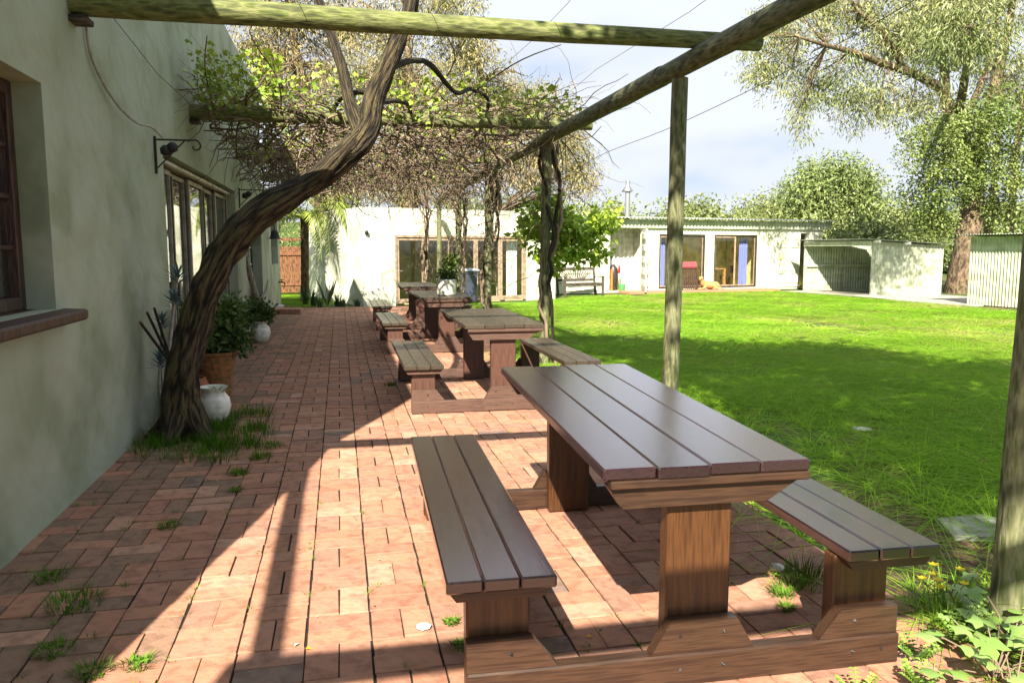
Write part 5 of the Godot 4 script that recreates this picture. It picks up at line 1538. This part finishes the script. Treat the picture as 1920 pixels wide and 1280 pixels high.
func make_lawn_things() -> void:
	# wheeled bin before the cottage doors
	var b := thing("wheeled_bin", "dark blue grey wheeled bin with pale lid before the cottage doors", "bin", P(3.55, 0, 22.55), deg_to_rad(14))
	var body := MB.new()
	for s in 1:
		var w0 := 0.22
		var w1 := 0.28
		var y0 := 0.08
		var y1 := 0.93
		var c := [Vector3(-w0, y0, -w0), Vector3(w0, y0, -w0), Vector3(w0, y0, w0), Vector3(-w0, y0, w0)]
		var d := [Vector3(-w1, y1, -w1), Vector3(w1, y1, -w1), Vector3(w1, y1, w1), Vector3(-w1, y1, w1)]
		for k in 4:
			var j := (k + 1) % 4
			body.quad(c[k], c[j], d[j], d[k], (c[k] + c[j]) * Vector3(1, 0, 1))
		body.quad(c[0], c[1], c[2], c[3], Vector3.DOWN)
		body.box(Vector3(0, 0.9, 0), Vector3(0.60, 0.06, 0.60), Basis(), 0.015)
	obj("body", body, mat("bin_plastic", lin(0.045, 0.055, 0.085), 0.5), b)
	var lid := MB.new()
	lid.box(Vector3(0, 0.96, 0), Vector3(0.64, 0.05, 0.66), Basis(), 0.02); lid.box(Vector3(0, 0.995, 0), Vector3(0.5, 0.03, 0.52), Basis(), 0.014)
	obj("lid", lid, mat("bin_lid", lin(0.45, 0.47, 0.55), 0.4), b)
	for x: float in [-0.24, 0.24]:
		var w := MB.new()
		w.tube([Vector3(x - 0.03, 0.10, -0.24), Vector3(x + 0.03, 0.10, -0.24)], [0.10, 0.10], 16)
		obj("wheel", w, mats["iron"], b)
	# slatted garden bench
	var g := thing("garden_bench", "weathered wooden garden bench with fan carved back by the steel doors", "bench", P(7.95, 0, 25.5), deg_to_rad(14))
	for x: float in [-0.74, 0.74]:
		var l := MB.new()
		l.box(Vector3(x, 0.31, 0.26), Vector3(0.07, 0.62, 0.07), Basis(), 0.006)
		obj("leg", l, mats["weathered"], g)
		var l2 := MB.new()
		l2.bar(Vector3(x, 0.0, -0.20), Vector3(x, 0.92, -0.34), 0.07, 0.06, 0.006)
		obj("leg", l2, mats["weathered"], g)
		var ar := MB.new()
		ar.box(Vector3(x, 0.64, 0.0), Vector3(0.09, 0.035, 0.62), Basis(), 0.006)
		obj("armrest", ar, mats["weathered"], g)
	for k in 4:
		var s := MB.new()
		s.box(Vector3(0, 0.42, 0.24 - k * 0.13), Vector3(1.42, 0.03, 0.115), Basis(), 0.005)
		obj("seat_slat", s, mats["weathered"], g)
	var ap := MB.new()
	ap.box(Vector3(0, 0.37, 0.27), Vector3(1.41, 0.08, 0.03), Basis(), 0.005)
	obj("apron", ap, mats["weathered"], g)
	for q in [[0.52, 0.09], [0.90, 0.10]]:
		var s := MB.new()
		s.box(Vector3(0, q[0], -0.27 - (q[0] - 0.45) * 0.15), Vector3(1.42, q[1], 0.035), Basis(), 0.006)
		obj("back_rail", s, mats["weathered"], g)
	for k in 13:
		var s := MB.new()
		var x := -0.60 + k * 0.1
		s.bar(Vector3(x * 0.55, 0.56, -0.285), Vector3(x * 1.05, 0.87 - 0.12 * absf(x), -0.325), 0.045, 0.02, 0.003)
		obj("back_slat", s, mats["weathered"], g)
	# stones and scraps
	rng.seed = 700
	var fs := MB.new()
	fs.prism([Vector2(-0.22, -0.12), Vector2(0.06, -0.18), Vector2(0.30, -0.02), Vector2(0.22, 0.16), Vector2(-0.10, 0.15)], 0.03, Transform3D(Basis(Vector3.RIGHT, Vector3(0, 0, -1), Vector3.UP), P(3.45, -0.012, 3.62)))
	tag(obj("flat_stone", fs, mats["stone"]), "flat grey stone slab lying in the bare earth", "stone")
	var k2 := 0
	for q in [[4.42, 5.9, 0.09, "white crumpled scrap lying in the shaded grass"], [0.30, 3.08, 0.035, "white flattened scrap on the sunlit bricks beside the bench"], [2.03, 3.28, 0.04, "white pebble in the grass tuft between the bricks"], [4.6, 4.75, 0.04, "pinkish stone in the shaded lawn"], [13.4, 13.0, 0.1, "brown clod on the sunlit lawn"]]:
		k2 += 1
		var m := MB.new()
		var flat := 0.25 if k2 < 3 else 0.7
		var pr := []
		for i in 6:
			var t := PI * i / 5.0
			pr.append(Vector2(sin(t) * q[2] * R(0.85, 1.15), (0.5 - 0.5 * cos(t)) * q[2] * 1.4 * flat))
		pr[0].x = 0.0; pr[5].x = 0.0
		m.lathe(P(q[0], 0.004 if k2 in [2, 3] else -0.02, q[1]), pr, 7)
		tag(obj("scrap" if k2 < 3 else "pebble", m, mats["white_paint"] if k2 < 4 else mats["soil"] if k2 == 5 else mats["terracotta"]), q[3], "scrap" if k2 < 3 else "stone")
	# petals on the bricks
	var pet := mat("orange_petal", lin(0.7, 0.32, 0.01), 0.6)
	for q in [[-0.17, 3.0], [0.93, 2.86]]:
		var m := MB.new()
		m.leaf(P(q[0], 0.006, q[1]), Vector3(1, 0, 0.2).normalized(), Vector3.UP, 0.03, 0.022, 0.1)
		tag(obj("fallen_petal", m, pet), "small orange petal lying on the bricks", "petal", "orange petals on the bricks")
	# gate and fence beyond the terrace
	var gt := thing("wooden_gate", "rusty orange wooden gate beyond the end of the farmhouse", "gate", P(-1.85, 0, 28.4), deg_to_rad(4))
	for k in 7:
		var m := MB.new()
		m.box(Vector3(-0.48 + k * 0.16, 0.86, 0), Vector3(0.15, 1.6, 0.03), Basis(), 0.004)
		obj("board", m, mat("rusty_wood", lin(0.23, 0.10, 0.045), 0.85, texs["grain"], Vector3(3, 0.6, 3)), gt)
	for y: float in [0.35, 1.4, 1.9]:
		var m := MB.new()
		m.box(Vector3(0, y, 0.035), Vector3(1.12, 0.09, 0.035), Basis(), 0.004)
		obj("rail", m, mats["rusty_wood"] if mats.has("rusty_wood") else mats["board"], gt)
	for x: float in [-0.6, 0.6]:
		var m := MB.new()
		m.box(Vector3(x, 0.98, 0), Vector3(0.1, 1.96, 0.1), Basis(), 0.006)
		obj("post", m, mats["rusty_wood"], gt)
	var fn := thing("slat_fence", "grey weathered slat fence between the gate and cottage", "fence", P(-0.85, 0, 28.3), deg_to_rad(4))
	for k in 9:
		var m := MB.new()
		m.box(Vector3(-0.36 + k * 0.105, 0.72, 0.0), Vector3(0.09, 1.44, 0.02), Basis(), 0.003)
		obj("slat", m, mats["weathered"], fn)
	for y: float in [0.4, 1.1]:
		var m := MB.new()
		m.box(Vector3(0.06, y, -0.03), Vector3(1.0, 0.08, 0.03), Basis(), 0.003)
		obj("rail", m, mats["weathered"], fn)
	# border plants below the palm
	rng.seed = 720
	var kinds := ["strappy dark green clump in the border below the palm", "strappy clump with grey green leaves at terrace end"]
	for q in [[-0.75, 22.7, 0.55, 0], [-0.1, 22.4, 0.45, 0], [-0.55, 22.0, 0.32, 1], [0.05, 21.9, 0.32, 1], [0.45, 22.1, 0.26, 1], [-1.0, 23.4, 0.6, 0]]:
		var p := thing("border_plant", kinds[q[3]], "plant", P(q[0], -0.03, q[1]), 0.0, kinds[q[3]])
		var m := MB.new()
		for k in 46:
			var a := R(0, TAU)
			var t := R(0.7, 1.3)
			m.col = Color(0.03 * t, 0.075 * t, 0.02) if q[3] == 0 else Color(0.07 * t, 0.12 * t, 0.06)
			m.blade(Vector3(R(-0.06, 0.06), 0, R(-0.06, 0.06)), Vector3(cos(a), 0, sin(a)) * R(0.2, 0.95), q[2] * R(0.6, 1.1), 0.014)
		obj("foliage", m, mats["leaf"], p)
	# upright aloe beside the cottage corner, whose shadow falls on the wall
	var al := thing("tall_aloe", "tall spiky aloe standing by the cottage corner", "plant", P(-0.35, 0, 22.15))
	var am := MB.new()
	for k in 12:
		var a := k * 2.4
		am.col = Color(0.10, 0.15, 0.07) * R(0.8, 1.2)
		am.leaf(Vector3.ZERO, Vector3(cos(a) * R(0.12, 0.45), 1.0, sin(a) * R(0.12, 0.45)).normalized(), Vector3(cos(a + 1.5), 0.1, sin(a + 1.5)), R(0.5, 0.95), 0.07, 0.02)
	obj("foliage", am, mats["succulent"], al)

func tuft(m: MB, at: Vector3, n: int, spread: float, h: float, ca: Color, cb: Color) -> void:
	for k in n:
		var a := R(0, TAU)
		var r := spread * sqrt(R(0, 1))
		m.col = ca.lerp(cb, rng.randf())
		m.blade(at + Vector3(cos(a) * r, 0, sin(a) * r), Vector3(cos(a), 0, sin(a)) * R(0.1, 1.3), h * R(0.4, 1.2), R(0.0016, 0.003))

func make_weeds() -> void:
	rng.seed = 800
	var ga := Color(0.05, 0.13, 0.015)
	var gb := Color(0.14, 0.26, 0.03)
	# tufts rooted in the joints: [x, f, spread, height]
	for q in [[-1.18, 3.63, 0.10, 0.09], [-1.38, 3.95, 0.06, 0.08], [-0.93, 3.0, 0.07, 0.05], [-0.78, 3.02, 0.05, 0.05], [-1.12, 3.2, 0.08, 0.05], [-1.05, 2.72, 0.08, 0.06], [-0.72, 2.72, 0.08, 0.06], [-1.28, 2.85, 0.05, 0.1], [-0.68, 2.5, 0.07, 0.05], [-0.98, 4.6, 0.06, 0.05], [-0.72, 5.6, 0.07, 0.07], [-0.62, 6.0, 0.08, 0.09], [-0.56, 6.35, 0.08, 0.09], [-0.70, 5.2, 0.05, 0.05], [0.42, 3.1, 0.03, 0.05], [0.43, 2.9, 0.04, 0.05], [2.08, 3.16, 0.10, 0.16], [1.92, 3.05, 0.05, 0.09], [1.86, 2.92, 0.03, 0.06], [0.55, 9.0, 0.04, 0.1], [1.15, 9.9, 0.08, 0.08]]:
		var m := MB.new()
		tuft(m, Vector3.ZERO, int(70 + q[2] * 1500), q[2] * R(0.9, 1.3), q[3] * R(0.5, 0.8), ga, gb)
		for k in 9:
			m.col = ga.lerp(gb, rng.randf())
			m.leaf(Vector3(R(-1, 1), 0, R(-1, 1)) * q[2] * 0.6 + Vector3.UP * 0.01, Vector3(R(-1, 1), R(0.1, 0.7), R(-1, 1)).normalized(), Vector3.UP, R(0.02, 0.045), R(0.01, 0.02))
		var o := obj("grass_tuft", m, mats["grassleaf"])
		o.position = P(q[0], -0.008, q[1])
		tag(o, "small green grass tuft sprouting from the joints between bricks", "grass tuft", "grass tufts in the brick joints")
	# low green seedlings along the joints
	var j := MB.new()
	for k in 420:
		var i := rng.randi_range(-6, 8)
		var f := R(2.2, 7.5)
		var x := 0.09 + i * 0.2575 + R(-0.006, 0.006)
		if rng.randf() < 0.4:
			f = 3.03 + rng.randi_range(-3, 16) * 0.2575 + R(-0.005, 0.005); x = R(-1.6, 1.0)
		if rng.randf() > 0.35 + 0.5 * smoothstep(0.4, -1.4, x): continue
		tuft(j, P(x, -0.008, f), 9, 0.02, R(0.012, 0.03), ga, gb)
	tag(obj("joint_moss", j, mats["grassleaf"]), "tiny green seedlings and moss growing along the brick joints", "moss", "", "stuff")
	# dry leaf scraps and grit lying about on the bricks
	var lt := MB.new()
	for k in 260:
		var x := R(-1.6, 2.4)
		var f := 2.2 + 9.0 * pow(R(0, 1), 1.5)
		var tn := R(0.6, 1.2)
		lt.col = [Color(0.30, 0.22, 0.12), Color(0.16, 0.10, 0.05), Color(0.5, 0.46, 0.40), Color(0.12, 0.16, 0.04)][rng.randi_range(0, 3)] * tn
		lt.leaf(P(x, 0.006, f), Vector3(R(-1, 1), R(0.0, 0.15), R(-1, 1)).normalized(), Vector3.UP, R(0.008, 0.028), R(0.005, 0.014), 0.1)
	tag(obj("leaf_litter", lt, mats["grassleaf"]), "scattered dry leaf scraps and grit on the brick paving", "litter", "", "stuff")
	# grass round the foot of the vine
	var b := MB.new()
	for k in 120:
		var a := R(0, TAU)
		var r := sqrt(R(0, 1))
		var p := P(-1.13 + cos(a) * r * 0.52, -0.005, 6.72 + sin(a) * r * 0.72)
		if p.x < WX + 0.03: continue
		tuft(b, p, 26, 0.07, R(0.07, 0.14), Color(0.035, 0.10, 0.01), Color(0.10, 0.22, 0.02))
	for q in [[-0.98, 7.6], [-0.86, 7.7], [-0.75, 7.6], [-0.9, 6.0], [-0.8, 7.0]]:
		tuft(b, P(q[0], -0.005, q[1]), 110, 0.13, 0.11, Color(0.035, 0.10, 0.01), Color(0.12, 0.25, 0.02))
	tag(obj("trunk_grass", b, mats["grassleaf"]), "lush green grass round the foot of the old vine", "grass", "", "stuff")
	# yellow flowers by the near post
	var fl := thing("yellow_flowers", "yellow flowers on long thin stems beside the pergola post", "flower", P(2.50, -0.02, 2.72))
	var sm := MB.new()
	var yel := mat("yellow_petal", lin(0.72, 0.60, 0.01), 0.6)
	var heads := []
	for k in 7:
		var e := Vector3(R(-0.12, 0.03), R(0.17, 0.25), R(-0.06, 0.08))
		sm.col = Color(0.16, 0.27, 0.05)
		sm.tube(smooth_path([Vector3(R(-0.02, 0.05), 0, R(-0.03, 0.03)), e * Vector3(0.4, 0.6, 0.4), e], 3), smooth_list([0.003, 0.002], 6), 5, false)
		heads.append(e)
	obj("stems", sm, mats["leaf"], fl)
	for e: Vector3 in heads:
		var m := MB.new()
		for k in 6:
			var a := TAU * k / 6
			m.leaf(e, Vector3(cos(a), 0.5, sin(a)).normalized(), Vector3.UP, 0.028, 0.022, -0.1)
		obj("bloom", m, yel, fl)
	var fg := MB.new()
	tuft(fg, Vector3.ZERO, 160, 0.16, 0.20, Color(0.08, 0.17, 0.02), Color(0.2, 0.32, 0.05))
	obj("leaves", fg, mats["leaf"], fl)
	# broad-leaved mallow in the corner
	var labels := "broad leaved pale green mallow growing at the foot of pergola post"
	for q in [[2.30, 2.26, 0.20], [2.52, 2.42, 0.22], [2.20, 2.08, 0.20], [2.62, 2.62, 0.18], [2.45, 2.1, 0.2]]:
		var p := thing("mallow_plant", labels, "weed", P(q[0], -0.02, q[1]), R(0, TAU), "mallows at the post's foot")
		var stems := MB.new()
		var lv := []
		for k in 15:
			var a := k * 2.4
			var r := R(0.03, 0.22)
			var e := Vector3(cos(a) * r, R(0.07, 0.21) * (1.2 - r * 2.0), sin(a) * r)
			stems.tube([Vector3.ZERO, e * Vector3(0.5, 0.7, 0.5), e], [0.004, 0.003, 0.0025], 5, false)
			lv.append([e, Vector3(cos(a), 0.1, sin(a)).normalized()])
		obj("stems", stems, mats["cane_pale"], p)
		for l in lv:
			var m := MB.new()
			m.col = Color(0.17, 0.30, 0.06).lerp(Color(0.28, 0.42, 0.12), rng.randf())
			m.lobed(l[0], l[1], (Vector3.UP + rdir() * 0.35).normalized(), R(0.05, 0.115))
			obj("leaf", m, mats["leaf"], p)
	# feathery low weeds before the rail
	for q in [[1.28, 2.21, 0.11], [1.40, 2.19, 0.08], [1.72, 2.24, 0.10], [1.98, 2.26, 0.10], [2.1, 2.42, 0.1], [2.5, 2.62, 0.14], [2.35, 2.5, 0.12]]:
		var m := MB.new()
		for k in 12:
			var a := R(0, TAU)
			var d := Vector3(cos(a) * 0.7, R(0.5, 1.3), sin(a) * 0.7).normalized()
			m.col = Color(0.15, 0.29, 0.04).lerp(Color(0.26, 0.40, 0.07), rng.randf())
			for i in 6:
				for s: float in [-1.0, 1.0]:
					m.leaf(d * q[2] * (0.25 + 0.14 * i), (d.cross(Vector3.UP).normalized() * s + d * 0.5).normalized(), Vector3.UP, 0.024, 0.015)
		var o := obj("feathery_weed", m, mats["leaf"])
		o.position = P(q[0], 0.0, q[1])
		tag(o, "low feathery green weed at the paving edge by base rail", "weed", "feathery weeds at the paving edge")

func turf_patch(size: float, n: int, w: float, cover: float, sd: int) -> ArrayMesh:
	rng.seed = sd
	var m := MB.new()
	var nz := FastNoiseLite.new()
	nz.seed = sd; nz.frequency = 1.6 / size; nz.fractal_octaves = 3
	var per := 13
	for i in n / per:
		var x := R(-0.52, 0.52) * size
		var z := R(-0.52, 0.52) * size
		var k := nz.get_noise_2d(x, z)
		if k > cover: continue
		var t := clampf(0.5 - k * 1.3 + R(-0.5, 0.5), 0, 1)
		var tall := R(0.45, 1.25) * (1.0 - 0.5 * maxf(k, 0.0))
		var dry := rng.randf() < 0.06
		var spread := w * R(6.0, 13.0)
		for q in per:
			var a := R(0, TAU)
			var r := spread * sqrt(R(0, 1))
			m.col = Color(0.36, 0.31, 0.12) if dry else Color(0.08, 0.22, 0.010).lerp(Color(0.26, 0.47, 0.032), clampf(t + R(-0.15, 0.15), 0, 1))
			m.blade(Vector3(x + cos(a) * r, 0, z + sin(a) * r), Vector3(cos(a + R(-0.6, 0.6)), 0, sin(a + R(-0.6, 0.6))) * R(0.15, 1.0), R(0.7, 1.25) * tall, w)
	return m.mesh()

func make_grass() -> void:
	var near := []
	var far := []
	for k in 8:
		var cover: float = [1.0, 1.0, 0.5, 0.35, 0.2, 0.0, -0.15, -0.30][k]
		near.append(turf_patch(0.6, 1000, 0.0028, cover, 901 + k))
		far.append(turf_patch(1.5, 2300, 0.0075, cover + 0.15, 921 + k))
	var bare := FastNoiseLite.new()
	bare.seed = 12; bare.frequency = 0.35; bare.fractal_octaves = 3
	var tone := FastNoiseLite.new()
	tone.seed = 14; tone.frequency = 0.2
	for kind in 2:
		var size: float = [0.6, 1.5][kind]
		var xf := []
		var cols := []
		for k in 8:
			xf.append([]); cols.append([])
		rng.seed = 950 + kind
		for j in range(0, int(30.0 / size)):
			for i in range(int(-4.0 / size), int(30.0 / size)):
				var x := (i + 0.5) * size
				var f := 1.5 + (j + 0.5) * size
				if kind == 0 and f > 10.5 or kind == 1 and f < 10.5: continue
				var az := atan2(x, f)
				if az < -0.42 or az > 1.0: continue
				var hs := size * 0.5
				if x - hs < 2.40 and f - hs < 21.6:
					if x + hs < 2.5: continue
					x += 2.42 - (x - hs)
				if x < WX + hs and f < 23.3 + hs: continue
				if f > 22.0 + x * 0.32 - hs * 1.2 and x > 0.2 - hs and x < 7.2: continue
				if f > 26.4 + (x - 7.0) * 0.155 - hs and x > 6.5: continue
				if x > 16.9 - hs and f > 15.5: continue
				var b := bare.get_noise_2d(x, f) + R(-0.05, 0.05)
				var edge := smoothstep(5.2, 2.4, x) * smoothstep(11.0, 4.0, f)
				b += edge * 1.0
				var v := clampi(int(remap(b, -0.25, 0.50, 0.0, 7.9)), 0, 7)
				var h := R(0.035, 0.05) + 0.05 * smoothstep(8.0, 3.0, x) * smoothstep(13.0, 6.0, f) * R(0.4, 1.2)
				xf[v].append(Transform3D(Basis(Vector3.UP, rng.randi_range(0, 3) * PI / 2).scaled(Vector3(1, h, 1)), P(x + R(-0.03, 0.03), -0.032, f + R(-0.03, 0.03))))
				var t := 1.0 + 0.22 * tone.get_noise_2d(x, f) + R(-0.04, 0.04)
				var dryness := smoothstep(0.18, 0.45, bare.get_noise_2d(x * 0.7 + 40.0, f * 1.6)) * smoothstep(8.0, 13.0, f)
				cols[v].append(Color(t, t, t).lerp(Color(1.7, 1.05, 3.0), dryness * 0.8))
		for v in 8:
			if xf[v].size():
				tag(many("lawn_grass", near[v] if kind == 0 else far[v], xf[v], cols[v], mats["grassleaf"]), "short bright green lawn grass with bare patches", "grass", "", "stuff")
